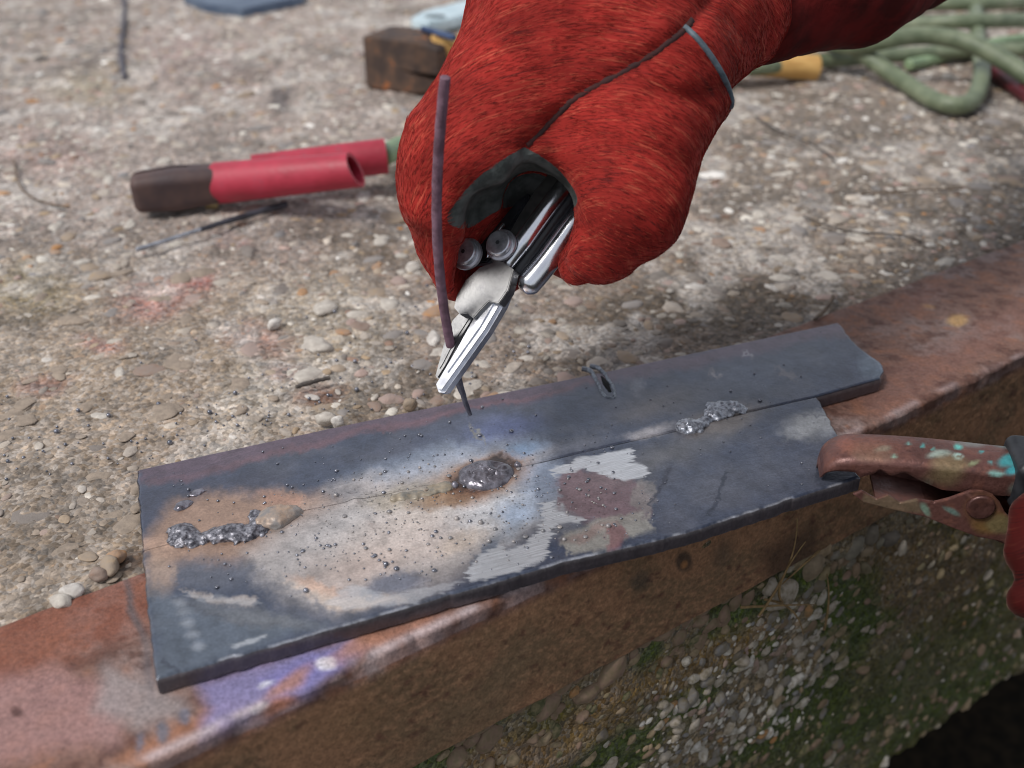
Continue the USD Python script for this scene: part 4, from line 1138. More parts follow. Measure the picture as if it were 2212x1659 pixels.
shade = fr.choice(3, NF, p=[.32, .60, .08])
for q, (nm_, colr) in enumerate((('dark', lin(100, 32, 29)), ('red', lin(152, 44, 38)), ('pale', lin(178, 82, 62)))):
    k = shade == q
    pts_ = np.stack([c0_[k], c1_[k], c2_[k], c3_[k]], 1).reshape(-1, 3)
    cv = UsdGeom.BasisCurves.Define(stage, fresh(PERSON, 'glove_nap'))
    cv.CreateTypeAttr('linear')
    cv.CreateCurveVertexCountsAttr(Vt.IntArray.FromNumpy(np.full(k.sum(), 4, np.int32)))
    cv.CreatePointsAttr(Vt.Vec3fArray.FromNumpy(pts_.astype(np.float32)))
    cv.CreateWidthsAttr(Vt.FloatArray.FromNumpy(np.tile(np.array([.00013, .00013, .0001, .00004], np.float32), k.sum())))
    cv.SetWidthsInterpolation('vertex')
    mt_ = usdkit.material(stage, L + f'nap_{nm_}', {'p': ('principled_bsdf', {'base_color': tuple(colr), 'roughness': .8, 'specular_ior_level': .15})}, [], surface='p.BSDF')
    UsdShade.MaterialBindingAPI.Apply(cv.GetPrim()).Bind(mt_)
    keys(cv.GetPrim(), kind='stuff')


def onto(mesh, pts, lift=0.0):
    """First hit of the lines of sight through picture points."""
    o = np.repeat(CAM[None], len(pts), 0); d = ray(np.array(pts)[:, 0], np.array(pts)[:, 1])
    loc, ri, _ = mesh.ray.intersects_location(o, d, multiple_hits=True)
    out = []
    for i in range(len(pts)):
        k = loc[ri == i]
        if len(k):
            j = np.argmin(np.linalg.norm(k - CAM, axis=1))
            out.append(k[j] - (k[j] - CAM) / np.linalg.norm(k[j] - CAM) * lift)
    return np.array(out)


sp = onto(gtri, spline([(1136, 314), (1190, 262), (1255, 205), (1330, 165), (1420, 110), (1480, 62), (1494, 46)], 26), -.0012)
part(PERSON, 'seam', tube(spline(sp, 60), .0017, 8, wob=.2), M_seam, smooth=True)
sp = onto(gtri, spline([(1478, 58), (1510, 88), (1540, 128), (1562, 165), (1577, 204)], 12), .0004)
sp = np.vstack([sp, sp[-1:] + np.array([[.0, .012, -.008]])])
part(PERSON, 'piping', tube(spline(sp, 40), .0013, 8), M_cord, smooth=True)

# sleeve, arm and body behind it (mostly beyond the frame, where the worker crouches)
h = 0.006
X = field(np.array([0.22, -0.10, -0.34]), np.array([0.86, 0.96, 0.76]), 0.012)
sh_r = np.array([0.50, 0.56, 0.58]); sh_l = np.array([0.54, 0.16, 0.56])
elb_r = deep(2230, -420, .72)
# cuff flare and sleeve as one mesh with a fine grid near the hand
Xs = field(np.array([0.06, 0.40, 0.10]), np.array([0.46, 0.92, 0.36]), 0.004)
D = chain(Xs, [(1560, 20, DB + .035, 112), (1640, 10, DB + .05, 128), (1740, -30, DB + .065, 142), (1830, -62, DB + .08, 160), (1990, -200, DB + .13, 190), (2230, -420, .72, 200)])
D += 0.010 * (fbm(Xs * 18, 3, 88) - .5) + .004 * (fbm(Xs * 60, 2, 89) - .5)
sm = surface_nets(D, Xs[0, 0, 0], 0.004)
part(PERSON, 'sleeve', sm, M_sleeve, smooth=True, label='red leather sleeve with its shade put into the dark colour')
D = caps(X, sh_r, elb_r, .075, .06)
D = smin(D, caps(X, np.array([.56, .36, .48]), np.array([.58, .30, .02]), .17, .19), .05)
D = smin(D, caps(X, sh_r, sh_l, .09, .09), .06)
D = smin(D, caps(X, sh_l, np.array([.46, .10, .24]), .075, .06), .04)
D = smin(D, caps(X, np.array([.46, .10, .24]), np.array([.335, .27, .055]), .055, .04), .03)
D = smin(D, caps(X, np.array([.58, .24, .0]), np.array([.40, .08, -.06]), .12, .10), .04)
D = smin(D, caps(X, np.array([.40, .08, -.06]), np.array([.50, .02, -.31]), .085, .06), .04)
jm = surface_nets(D, X[0, 0, 0], 0.012)
part(PERSON, 'jacket', jm, M_cloth, smooth=True)
HC = np.array([.50, .36, .80])
HX = field(HC - .2, HC + .22, .008)
D = smin(np.linalg.norm((HX - HC) / np.array([1, .82, 1.12]), axis=-1) - .115, caps(HX, HC + np.array([.06, 0, -.18]), HC + np.array([.02, 0, -.06]), .062, .06), .02)
face = np.linalg.norm((HX - HC - np.array([-.06, 0, -.03])) / np.array([.9, .85, 1.2]), axis=-1) - .10
part(PERSON, 'welding_mask', surface_nets(smin(D, face, .015), HX[0, 0, 0], .008), M_black, smooth=True)

# second glove, squeezing the clamp, its shade put into the dark vertex colours
h = 0.0024
X = field(np.array([0.150, 0.24, -0.06]), np.array([0.36, 0.47, 0.115]), h)
D2_ = chain(X, [(2330, 1060, .465, 70), (2250, 1120, .455, 62), (2212, 1196, .452, 42)], .01)
D2_ = chain(X, [(2350, 1210, .452, 66), (2260, 1262, .448, 54), (2212, 1298, .446, 40)], .008, D2_)
D2_ = chain(X, [(2380, 1330, .44, 60), (2300, 1390, .435, 50), (2262, 1420, .432, 42)], .008, D2_)
D2_ = chain(X, [(2430, 1100, .47, 120), (2450, 1320, .45, 120)], .02, D2_)
D2_ = chain(X, [(2450, 1200, .455, 130), (2620, 1240, .44, 110)], .02, D2_)
D2_ += 0.003 * (fbm(X * 40, 3, 95) - .5)
g2 = surface_nets(D2_, X[0, 0, 0], h)
g2 = max(g2.split(only_watertight=False), key=lambda q: len(q.faces))
gv2 = np.array(g2.vertices)
uu, vv2, dd2 = proj(gv2)
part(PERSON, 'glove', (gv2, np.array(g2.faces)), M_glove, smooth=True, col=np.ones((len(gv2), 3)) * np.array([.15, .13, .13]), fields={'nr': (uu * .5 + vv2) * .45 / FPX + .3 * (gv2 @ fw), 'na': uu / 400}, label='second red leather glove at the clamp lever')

# ------------------------------------------------------------------ pliers
PL0 = deep(960, 850, .490)
PLn = -.46 * rtv + .24 * upv - fw; PLn /= np.linalg.norm(PLn)      # the flat faces look up and to the side
pax = onplane(1215, 420, PL0, PLn) - PL0; pax /= np.linalg.norm(pax)
pay = np.cross(PLn, pax)
PLIERS = thing('pliers', 'shiny steel multi tool pliers held in the red glove, jaws closed on the electrode', 'pliers', PL0)


def pl(points, thick, bevel, lift, name, mat, label=None):
    """A flat forging: outline in picture points on the plane of the pliers, lifted towards the viewer."""
    w = onplane(np.array(points, float)[:, 0], np.array(points, float)[:, 1], PL0, PLn) - PL0
    p2 = np.stack([w @ pax, w @ pay], 1)
    pg = Polygon(p2).buffer(.0008).buffer(-.0016).buffer(.0008)
    if pg.geom_type != 'Polygon':
        pg = max(pg.geoms, key=lambda g: g.area)
    m = plate_mesh(np.array(pg.exterior.coords)[:-1], thick, bevel, PL0 + PLn * (lift - thick), pax, pay, PLn)
    return part(PLIERS, name, m, mat, smooth=40, label=label)


pl([(951, 836), (956, 851), (969, 852), (1012, 792), (1062, 722), (1096, 664), (1110, 628), (1086, 622), (1058, 648), (1038, 684), (996, 760)], .010, .0032, .0068, 'jaw', M_chrome)
pl([(937, 812), (944, 818), (962, 790), (985, 745), (1020, 690), (1052, 640), (1050, 605), (1030, 585), (1003, 612), (1010, 640), (996, 668), (975, 690), (955, 745)], .007, .0018, .000, 'jaw', M_body)
pl([(1000, 676), (1006, 650), (1024, 618), (1056, 590), (1098, 574), (1128, 596), (1116, 640), (1096, 668), (1076, 664), (1056, 684), (1042, 700), (1030, 690), (1014, 692)], .007, .0007, .0092, 'body_plate', M_body)
pl([(1066, 566), (1100, 520), (1128, 470), (1160, 420), (1198, 372), (1222, 392), (1196, 440), (1160, 500), (1122, 560), (1090, 588)], .006, .0012, .004, 'handle_plate', M_brushed)
pl([(1100, 498), (1150, 425), (1200, 360), (1236, 388), (1180, 470), (1134, 530)], .004, .001, .0005, 'handle_shell', M_black)
pl([(1006, 568), (1030, 525), (1064, 486), (1110, 430), (1140, 408), (1132, 440), (1100, 490), (1070, 540), (1046, 562)], .006, .0015, -.002, 'handle_lever', M_black)


def pt(u, v, lift):
    return onplane(np.array(u, float), np.array(v, float), PL0, PLn) + PLn * lift


part(PLIERS, 'handle', tube(spline([pt(1100, 588, .004), pt(1150, 516, .005), pt(1212, 424, .003), pt(1245, 372, .0)], 30), np.r_[np.linspace(.0024, .0040, 8), np.full(22, .0042)], 18), M_chrome, smooth=True)
part(PLIERS, 'handle', tube(spline([pt(1126, 622, -.002), pt(1152, 590, -.003), pt(1212, 506, -.004), pt(1258, 440, -.006)], 30), np.r_[.0035, .0050, np.full(28, .0056)], 18), M_chrome, smooth=True)
part(PLIERS, 'handle_groove', tube(spline([pt(1112, 590, -.001), pt(1170, 512, -.0005), pt(1240, 412, -.002)], 20), .0030, 12), M_black, smooth=True)


def cap(u, v, r, hgt, lift, name):
    c = pt(u, v, lift)
    prof_ = [(0, hgt * 1.02), (r * .5, hgt * 1.02), (r * .84, hgt * .98), (r * .94, hgt * .9), (r, hgt * .74), (r, hgt * .22), (r * 1.04, hgt * .18), (r * 1.2, hgt * .12), (r * 1.24, -hgt * .1), (r * 1.2, -hgt * .4), (0, -hgt * .4)]
    m = trimesh.creation.revolve(np.array(prof_)[::-1], sections=40)
    T = np.eye(4); T[:3, 0] = pax; T[:3, 1] = pay; T[:3, 2] = PLn; T[:3, 3] = c
    m.apply_transform(T)
    if m.volume < 0:
        m.invert()
    b = part(PLIERS, name, m, M_bolt, smooth=18)
    s = tube(np.array([c + PLn * hgt * .8, c + PLn * (hgt * 1.06)]), r * .17, 6, cap=False)
    part(b, 'screw_socket', s, M_black, smooth=False)


cap(1030, 564, .0060, .0034, .0104, 'pivot_bolt')
cap(1104, 546, .0058, .0034, .0108, 'pivot_bolt')
part(PLIERS, 'return_spring', tube(spline([pt(1060, 560, .003), pt(1076, 520, .004), pt(1092, 488, .002)], 12), .0009, 8), M_chrome, smooth=True)

# ------------------------------------------------------------------ welding electrodes
M_flux = cmat('flux_coating', lin(92, 66, 78), lin(126, 96, 110), rough=.7, nscale=160, bscale=900, bdist=.0003, stretch=(1, 1, 1))
M_fluxd = cmat('burnt_flux', lin(62, 60, 70), lin(92, 92, 102), rough=.5, nscale=200, metal=.2)
el = np.array([deep(u, v, d) for u, v, d in ((962, 168, .408), (951, 280, .422), (944, 400, .438), (944, 500, .452), (953, 620, .470), (970, 730, .492), (988, 810, .508), (1003, 862, .518), (1016, 896, .524))])
ELE = thing('welding_electrode', 'long purple brown welding electrode bent slightly, gripped in the plier jaws', 'welding rod', el[-1])
pth = spline(el, 70)
part(ELE, 'flux_rod', tube(pth[:60], np.full(60, .0021), 14, wob=.05), M_flux, smooth=True)
part(ELE, 'burnt_tip', tube(pth[59:], np.linspace(.0020, .0009, 11), 12, wob=.2), M_fluxd, smooth=True)
rg = []
for k in (1, 2, 4):
    rg.append(tube(np.array([pth[0] + (pth[1] - pth[0]) * k * .5, pth[0] + (pth[1] - pth[0]) * (k * .5 + .22)]), .00205, 14, cap=False))
part(ELE, 'end_rings', trimesh.util.concatenate(rg), cmat('end_ring', lin(150, 140, 160), rough=.4), smooth=False)

stub = [(295, 540), (360, 520), (430, 497), (530, 466), (618, 441)]
sw = at(np.array([p[0] for p in stub]), np.array([p[1] for p in stub]), .006)
STUB = thing('electrode_stub', 'thin used electrode stub, half bare silver and half dark, lying below the red holder', 'welding rod', sw[0])
pth = spline(sw, 40)
part(STUB, 'bare_core', tube(pth[:17], .0016, 12), cmat('bare_wire', lin(170, 172, 178), lin(200, 202, 208), rough=.3, metal=.9), smooth=True)
part(STUB, 'burnt_flux', tube(pth[16:], np.linspace(.0018, .0027, 24), 12, wob=.15), cmat('stub_flux', lin(44, 44, 50), lin(70, 70, 78), rough=.6), smooth=True)

# ------------------------------------------------------------------ copper earth clamp
ZR = .0275
R0 = at(1846, 991, ZR); R1 = at(2206, 1021, ZR)
cax = R1 - R0; CL = np.linalg.norm(cax); cax /= CL
cn = np.cross(cax, EZ); cn /= np.linalg.norm(cn)
if cn @ (CAM - R0) < 0:
    cn = -cn
CLAMP = thing('earth_clamp', 'copper earth clamp with turquoise verdigris biting the end of the front bar', 'clamp', R0)


def copper(name, seed=0):
    return vmat(name, rough=.42, metal=.35, nscale=500, namt=.25, bscale=500, bdist=.0004, rvar=.12)


M_copper = copper('tarnished_copper')


def copper_paint(p, extra=()):
    u, v, _ = proj(p)
    c = lin(106, 71, 64) * np.ones((len(p), 1))
    nn1 = fbm(p * 90, 4, 101)[:, None]; nn2 = fbm(p * 260, 3, 102)[:, None]
    c = c * (1 - sstep(nn1, .44, .64) * .6) + lin(86, 57, 52) * sstep(nn1, .44, .64) * .6
    c = c * (1 - sstep(nn2, .54, .68) * .5) + lin(128, 84, 70) * sstep(nn2, .54, .68) * .5
    return paint(u, v, c, list(extra), wob=16, seed=103)


def on_side(pts, off=0.0):
    p0 = R0 + cn * off
    w = onplane(np.array(pts, float)[:, 0], np.array(pts, float)[:, 1], p0, cn) - p0
    return np.stack([w @ cax, w @ EZ], 1), p0


VERD = [((2180, 990, 26, 13, -20), (66, 158, 162), 5, .9), ((2190, 1012, 20, 10, -20), (60, 150, 158), 4, .95), ((2170, 952, 36, 12, 10), (124, 164, 164), 7, .7), ((2072, 966, 7, 6, 0), (110, 200, 190), 3, .9), ((2070, 988, 10, 6, 0), (190, 226, 216), 2, .95), ((2072, 988, 5, 3, 0), (90, 70, 62), 1.5, .9),
        ((2030, 982, 26, 7, -5), (172, 190, 178), 4, .8), ((2052, 1004, 40, 20, 0), (140, 124, 90), 9, .6), ((2040, 1030, 40, 16, 0), (118, 104, 74), 9, .6), ((1905, 970, 16, 5, -5), (150, 170, 150), 3, .7), ((1880, 975, 50, 20, 10), (140, 112, 92), 8, .5), ((2105, 1003, 12, 5, -20), (160, 170, 130), 3, .7),
        ((2150, 1022, 16, 6, 0), (140, 190, 180), 3, .8), ((2100, 955, 30, 8, 0), (150, 160, 156), 5, .5), ((2200, 1060, 20, 6, 20), (120, 150, 140), 3, .6), ((1880, 960, 50, 14, 0), (146, 96, 80), 12, .5), ((1830, 960, 18, 16, 0), (150, 94, 78), 8, .5), ((1990, 960, 5, 4, 0), (90, 180, 176), 2, .8), ((2015, 972, 4, 3, 0), (110, 190, 180), 2, .8), ((2120, 975, 6, 3, 0), (80, 176, 176), 2, .8), ((1960, 955, 4, 3, 0), (120, 180, 170), 2, .7), ((2090, 950, 5, 3, 0), (100, 186, 180), 2, .8), ((2140, 1000, 5, 3, 0), (90, 180, 180), 2, .8), ((1930, 985, 5, 3, 0), (140, 180, 160), 2, .7), ((2010, 1025, 6, 3, 0), (120, 170, 150), 2, .7), ((2000, 1050, 20, 5, 30), (150, 170, 150), 3, .5), ((2125, 945, 12, 5, 0), (90, 180, 180), 3, .8)]
# upper jaw: an inverted channel with a rounded nose, its near lip toothed
nst = 90
sa = np.linspace(-.0125, CL + .012, nst)
teeth2d, _ = on_side([(1846, 1020), (1859, 1031), (1890, 1022), (1900, 1014), (1925, 1028), (1954, 1020), (1984, 1036), (2034, 1058), (2097, 1064), (2150, 1070), (2215, 1074), (2300, 1080)])
low = np.interp(sa, teeth2d[:, 0], teeth2d[:, 1])
nose = np.clip((sa + .0125) / .014, 0, 1)
Wd = .0235
rows = []
for i, s in enumerate(sa):
    narrow = math.sqrt(max(1 - (1 - nose[i]) ** 2, 0))
    w = Wd * (.60 + .40 * narrow)
    mid = -Wd / 2
    zt = -.0095 * (1 - narrow) + .0010 * math.sin(s * 60) + .0012 * sstep(s, .02, .10)
    lo_ = min(low[i], zt - .0045) if s > -.002 else zt - .0045 - .003 * nose[i]
    f_, b_ = mid + w / 2, mid - w / 2
    rad_ = .0040
    pr_ = [(f_, lo_), (f_, (lo_ + zt - rad_) / 2), (f_, zt - rad_)] + [(f_ - rad_ + rad_ * math.cos(a), zt - rad_ + rad_ * math.sin(a)) for a in np.linspace(.26, math.pi / 2, 6)]
    pr_ += [(mid + x * w, zt + .0006 * (1 - (x / .33) ** 2)) for x in np.linspace(.25, -.25, 9)]
    pr_ += [(b_ + rad_ - rad_ * math.sin(a), zt - rad_ + rad_ * math.cos(a)) for a in np.linspace(0, math.pi / 2, 6)] + [(b_, zt - rad_ - .002), (b_, min(zt - .010, -.006))]
    rows.append([R0 + cax * s + cn * y + EZ * z for y, z in pr_])
G = np.array(rows)
nr_, nc_ = G.shape[:2]


def solid_grid(G, th):
    nr, nc = G.shape[:2]
    du = np.gradient(G, axis=0); dv = np.gradient(G, axis=1)
    N = np.cross(du, dv); N /= np.maximum(np.linalg.norm(N, axis=2, keepdims=True), 1e-12)
    inner = G + N * th
    v = np.vstack([G.reshape(-1, 3), inner.reshape(-1, 3)])
    f = gridfaces(nr, nc); o = nr * nc
    idx = np.arange(o).reshape(nr, nc)
    ring = np.r_[idx[0, :-1], idx[:-1, -1], idx[-1, :0:-1], idx[:0:-1, 0]]
    nx = np.roll(ring, -1)
    F = np.vstack([f[:, ::-1], f + o, np.stack([ring, nx, nx + o], 1), np.stack([ring, nx + o, ring + o], 1)])
    m = trimesh.Trimesh(v, F, process=False)
    trimesh.repair.fix_normals(m)
    return m


outc = G.mean(axis=(0, 1))
nt = np.cross(np.gradient(G, axis=0), np.gradient(G, axis=1))[nr_ // 2, nc_ // 2]
ujaw = solid_grid(G, .0016 if nt @ EZ < 0 else -.0016)
# closed nose
nose_pts = G[0]
c = nose_pts.mean(0) - cax * .0010
nv = np.vstack([nose_pts, [c]]); k = np.arange(nc_ - 1)
nosem = trimesh.Trimesh(nv, np.vstack([np.stack([k, k + 1, np.full(nc_ - 1, nc_)], 1)]), process=False)
uj = trimesh.util.concatenate([ujaw, nosem])
part(CLAMP, 'upper_jaw', uj, M_copper, smooth=True, col=copper_paint(np.array(uj.vertices), VERD))
# lower jaw: two toothed cheeks and a floor
lj = [(1843, 1069), (1862, 1061), (1880, 1072), (1892, 1078), (1918, 1070), (1944, 1087), (1981, 1080), (2018, 1086), (2050, 1078), (2097, 1061), (2125, 1062), (2145, 1070), (2160, 1086), (2172, 1110), (2215, 1150), (2260, 1190), (2240, 1215), (2163, 1170), (2110, 1160), (2050, 1138), (1998, 1117), (1931, 1102), (1866, 1086)]
p2, p0 = on_side(lj, .0024)
pg = Polygon(p2).buffer(.0006).buffer(-.0006)


def dense(mesh, h):
    v, f = trimesh.remesh.subdivide_to_size(mesh.vertices, mesh.faces, h, max_iter=8)
    return trimesh.Trimesh(v, f, process=True)


LOWV = [([(1868, 1066), (1895, 1080), (1920, 1068), (1946, 1086), (1982, 1078), (1990, 1112), (1930, 1106), (1862, 1084)], (126, 112, 88), 5, .65), ((2000, 1102, 8, 14, -40), (130, 160, 140), 4, .8), ((2055, 1102, 18, 5, 30), (120, 150, 140), 3, .8), ((2140, 1128, 40, 26, 10), (138, 108, 62), 8, .8), ((2160, 1135, 30, 22, 10), (138, 126, 90), 6, .7), ((2120, 1096, 42, 34, 0), (120, 84, 62), 8, .6), ((2100, 1075, 20, 4, 20), (140, 100, 90), 3, .6)]
m = dense(plate_mesh(np.array(pg.exterior.coords)[:-1], .0018, .0005, p0 - cn * .0018, cax, EZ, cn), .0012)
part(CLAMP, 'lower_jaw', m, M_copper, smooth=45, col=None) if False else None
vv_ = np.array(m.vertices)
part(CLAMP, 'lower_jaw', (vv_, np.array(m.faces)), M_copper, smooth=True, col=copper_paint(vv_, LOWV))
m2 = dense(plate_mesh(np.array(pg.exterior.coords)[:-1], .0018, .0005, p0 - cn * .0270, cax, EZ, cn), .0016)
part(CLAMP, 'lower_jaw', m2, M_copper, smooth=True, col=copper_paint(np.array(m2.vertices)))
fl, _ = on_side([(1890, 1090), (2000, 1112), (2110, 1152), (2240, 1205)])
fg = np.array([[R0 + cax * a + EZ * (b + .001) + cn * y for y in np.linspace(.0012, -.0250, 4)] for a, b in fl])
fm_ = solid_grid(fg, .0014)
part(CLAMP, 'jaw_floor', fm_, M_copper, smooth=False, col=copper_paint(np.array(fm_.vertices)))
rc, rp0 = on_side([(2118, 1094)], .0024)
rcw = rp0 + cax * rc[0, 0] + EZ * rc[0, 1]
pr_ = np.array([(0, .0012), (.003, .0012), (.0052, .0016), (.0060, .0010), (.0062, -.0005), (0, -.0005)])
rm = trimesh.creation.revolve(pr_[::-1], sections=32)
T = np.eye(4); T[:3, 0] = cax; T[:3, 1] = EZ; T[:3, 2] = np.cross(cax, EZ); T[:3, 3] = rcw
if T[:3, 2] @ cn < 0:
    T[:3, 0] = -cax; T[:3, 2] = np.cross(T[:3, 0], EZ)
rm.apply_transform(T)
part(CLAMP, 'rivet', rm, M_copper, smooth=True, col=copper_paint(np.array(rm.vertices)) * .8)
pin = tube(np.array([rcw - cn * .001, rcw - cn * .028]), .003, 12)
part(CLAMP, 'hinge_pin', pin, M_black, smooth=True)
# black grip on the upper arm
gp_ = [R0 + cax * s + cn * (-Wd / 2) + EZ * (-.006) for s in np.linspace(CL - .0015, CL + .11, 12)]
gr_ = trimesh.creation.box((.10, Wd + .005, .021))
import manifold3d as _m3
_box = _m3.Manifold.batch_hull([_m3.Manifold.sphere(.004, 16).translate((sx * .046, sy * (Wd / 2 - .0012), sz * .008)) for sx in (-1, 1) for sy in (-1, 1) for sz in (-1, 1)])
mm_ = _box.to_mesh(); vb = np.asarray(mm_.vert_properties[:, :3], float)
ctr_ = R0 + cax * (CL + .048) - cn * (Wd / 2) + EZ * (-.0075)
part(CLAMP, 'grip', trimesh.Trimesh(ctr_ + vb[:, :1] * cax + vb[:, 1:2] * cn * -1 + vb[:, 2:] * EZ, np.asarray(mm_.tri_verts), process=False), M_black, smooth=40)

# ------------------------------------------------------------------ electrode holder with its cable
def gz(u, v, z):
    return at(np.array(u, float), np.array(v, float), z)


M_red = cmat('red_insulation', lin(150, 36, 52), lin(172, 46, 66), rough=.5, nscale=40, lo=.36, hi=.62, bscale=260, bdist=.0005, col3=lin(158, 56, 72))
M_redi = cmat('red_inside', lin(150, 84, 84), lin(184, 120, 116), rough=.6, nscale=60)
M_fibre = cmat('brown_fibre', lin(64, 48, 48), lin(86, 64, 58), rough=.6, nscale=40, bscale=300, bdist=.0006, col3=lin(116, 84, 62))
M_green = cmat('green_cable', lin(94, 104, 80), lin(120, 128, 102), rough=.5, nscale=60, bscale=300, bdist=.0005, col3=lin(128, 128, 112))
M_greenl = cmat('green_cable_pale', lin(120, 140, 106), lin(146, 166, 130), rough=.5, nscale=40)
A0 = gz(478, 395, .020)
A1 = deep(768, 367, proj(A0)[2] - .040)
hd = gz(284, 417, .0175)
HOLD = thing('electrode_holder', 'red tubular electrode holder with dark brown jaw block lying on the concrete', 'electrode holder', A0)
ax_ = A1 - A0; Ln = np.linalg.norm(ax_); ax_ /= Ln
sd = np.cross(EZ, ax_); sd /= np.linalg.norm(sd); uz = np.cross(ax_, sd)
# front tube, open at its end and cut at a slant
def pipe(a, b, ro0, ro1, wall, slant=0.0, sides=40, n=14, squash=1.0):
    ax = b - a; Lp = np.linalg.norm(ax); ax = ax / Lp
    s_ = np.cross(EZ, ax); s_ /= np.linalg.norm(s_); u_z = np.cross(ax, s_)
    th = np.linspace(0, 2 * math.pi, sides, endpoint=False)
    rings = []
    prof = [(t, ro0 + (ro1 - ro0) * t) for t in np.linspace(0, 1, n)] + [(1.0, ro1 - wall * .25)] + [(1.0, ro1 - wall)] + [(t, ro0 + (ro1 - ro0) * t - wall) for t in np.linspace(.98, .02, n)] + [(0, ro0 - wall)]
    for t, r in prof:
        off = t * Lp + (slant * np.cos(th + 2.2) * (t > .9))
        rings.append(a + off[:, None] * ax + r * (np.cos(th)[:, None] * s_ + squash * np.sin(th)[:, None] * u_z))
    G_ = np.array(rings)
    m_ = trimesh.Trimesh(np.vstack([G_.reshape(-1, 3)]), np.vstack([gridfaces(len(prof), sides, True)]), process=False)
    trimesh.repair.fix_normals(m_)
    return m_


part(HOLD, 'handle_tube', pipe(A0 - ax_ * .002, A1, .0152, .0122, .0026, .004), M_red, smooth=50)
B0, B1 = gz(548, 372, .024), gz(834, 337, .030)
part(HOLD, 'lever_tube', pipe(B0, B1, .0128, .0132, .0026, .0), M_red, smooth=50)
rb = tube(np.array([A0 - ax_ * .004, A0 + ax_ * .03]), .0138, 24)
part(HOLD, 'collar', rb, M_red, smooth=40)
# jaw block: a rounded bar, slotted along its upper edge
bx = A0 - hd; Lb = np.linalg.norm(bx); bx /= Lb
by = np.cross(EZ, bx); by /= np.linalg.norm(by); bz = np.cross(bx, by)
blk = _m3.Manifold.batch_hull([_m3.Manifold.sphere(rr_, 24).translate((x, y * w, z * hh)) for x, w, hh, rr_ in ((0.007, .0065, .0070, .0062), (Lb * .5, .0062, .0070, .0080), (Lb - .003, .0045, .0050, .0080)) for y in (-1, 1) for z in (-1, 1)])
slot = _m3.Manifold.cube((Lb * .72, .0030, .010), True).translate((Lb * .30, .0035, .0148))
blk = blk - slot
mm_ = blk.to_mesh(); vb = np.asarray(mm_.vert_properties[:, :3], float)
part(HOLD, 'jaw_block', trimesh.Trimesh(hd + vb[:, :1] * bx + vb[:, 1:2] * by + vb[:, 2:] * bz, np.asarray(mm_.tri_verts), process=False), M_fibre, smooth=40)
part(HOLD, 'electrode_seat', tube(np.array([hd + bx * .05 - bz * .0145, hd + bx * .058 - bz * .0155]), .004, 10), cmat('brass', lin(170, 150, 110), rough=.4, metal=.6), smooth=40)
cab = np.vstack([B1 - (B1 - B0) * .02, gz([862, 930, 1100, 1300, 1500, 1680], [318, 290, 240, 190, 155, 142], .018), gz([1775, 1850, 1990, 2212, 2500], [131, 126, 116, 108, 90], .014)])
part(HOLD, 'cable', tube(spline(cab, 120), .0076, 14), M_green, smooth=True)
part(HOLD, 'cable_boot', tube(spline(np.vstack([B1 - (B1 - B0) * .03, gz([864], [317], .025)]), 8), .0082, 14), M_greenl, smooth=True)

# ------------------------------------------------------------------ green cables beyond the glove
def cable(pts, r, label, mat=None, n=110):
    p = np.array([at(a, b, z) for a, b, z in pts])
    from scipy.ndimage import gaussian_filter1d
    m = tube(gaussian_filter1d(spline(p, n), 3.0, axis=0, mode='nearest'), r * .84, 18)
    t = thing('welding_cable', label, 'cable', p[0], group='green welding cables')
    part(t, 'sheath', m, mat or M_green, smooth=True)


CR = .0098
cable([(1700, 20, .05), (1790, 62, .045), (1850, 108, .030), (1905, 146, .018), (1977, 192, .0105), (2030, 226, .0105), (2074, 238, .0105), (2104, 218, .0105), (2118, 185, .013), (2122, 150, .016), (2116, 110, .018), (2110, 60, .016), (2108, 20, .0105), (2120, -40, .0105)], CR, 'green welding cable bending forward into a tight U on the concrete')
cable([(1690, 60, .03), (1780, 84, .032), (1850, 100, .036), (1911, 88, .044), (1977, 77, .048), (2076, 87, .046), (2142, 115, .038), (2215, 160, .024), (2330, 250, .012)], .0104, 'thick green welding cable arching over the others towards the picture edge')
cable([(1780, 90, .010), (1860, 62, .012), (1944, 54, .016), (2040, 48, .026), (2212, 44, .020), (2420, 40, .011)], .0098, 'straight green welding cable behind the arching one')
cable([(1800, 46, .010), (1890, 26, .012), (1977, 12, .012), (2090, 8, .016), (2212, 4, .012), (2420, -6, .010)], .0102, 'green welding cable farthest back')
cable([(1960, 140, .010), (2060, 116, .010), (2145, 94, .014), (2212, 84, .012), (2400, 60, .010)], .0070, 'thin pale green cable just under the arching one', M_greenl)
p = np.array([at(a, b, z) for a, b, z in ((2120, 140, .008), (2165, 168, .008), (2212, 202, .008), (2300, 260, .008))])
part('/World', 'red_hose', tube(spline(p, 40), .0072, 14), cmat('dark_red_hose', lin(74, 22, 30), lin(92, 30, 38), rough=.5), smooth=True, label='dark red hose lying beside the green cables', category='hose')

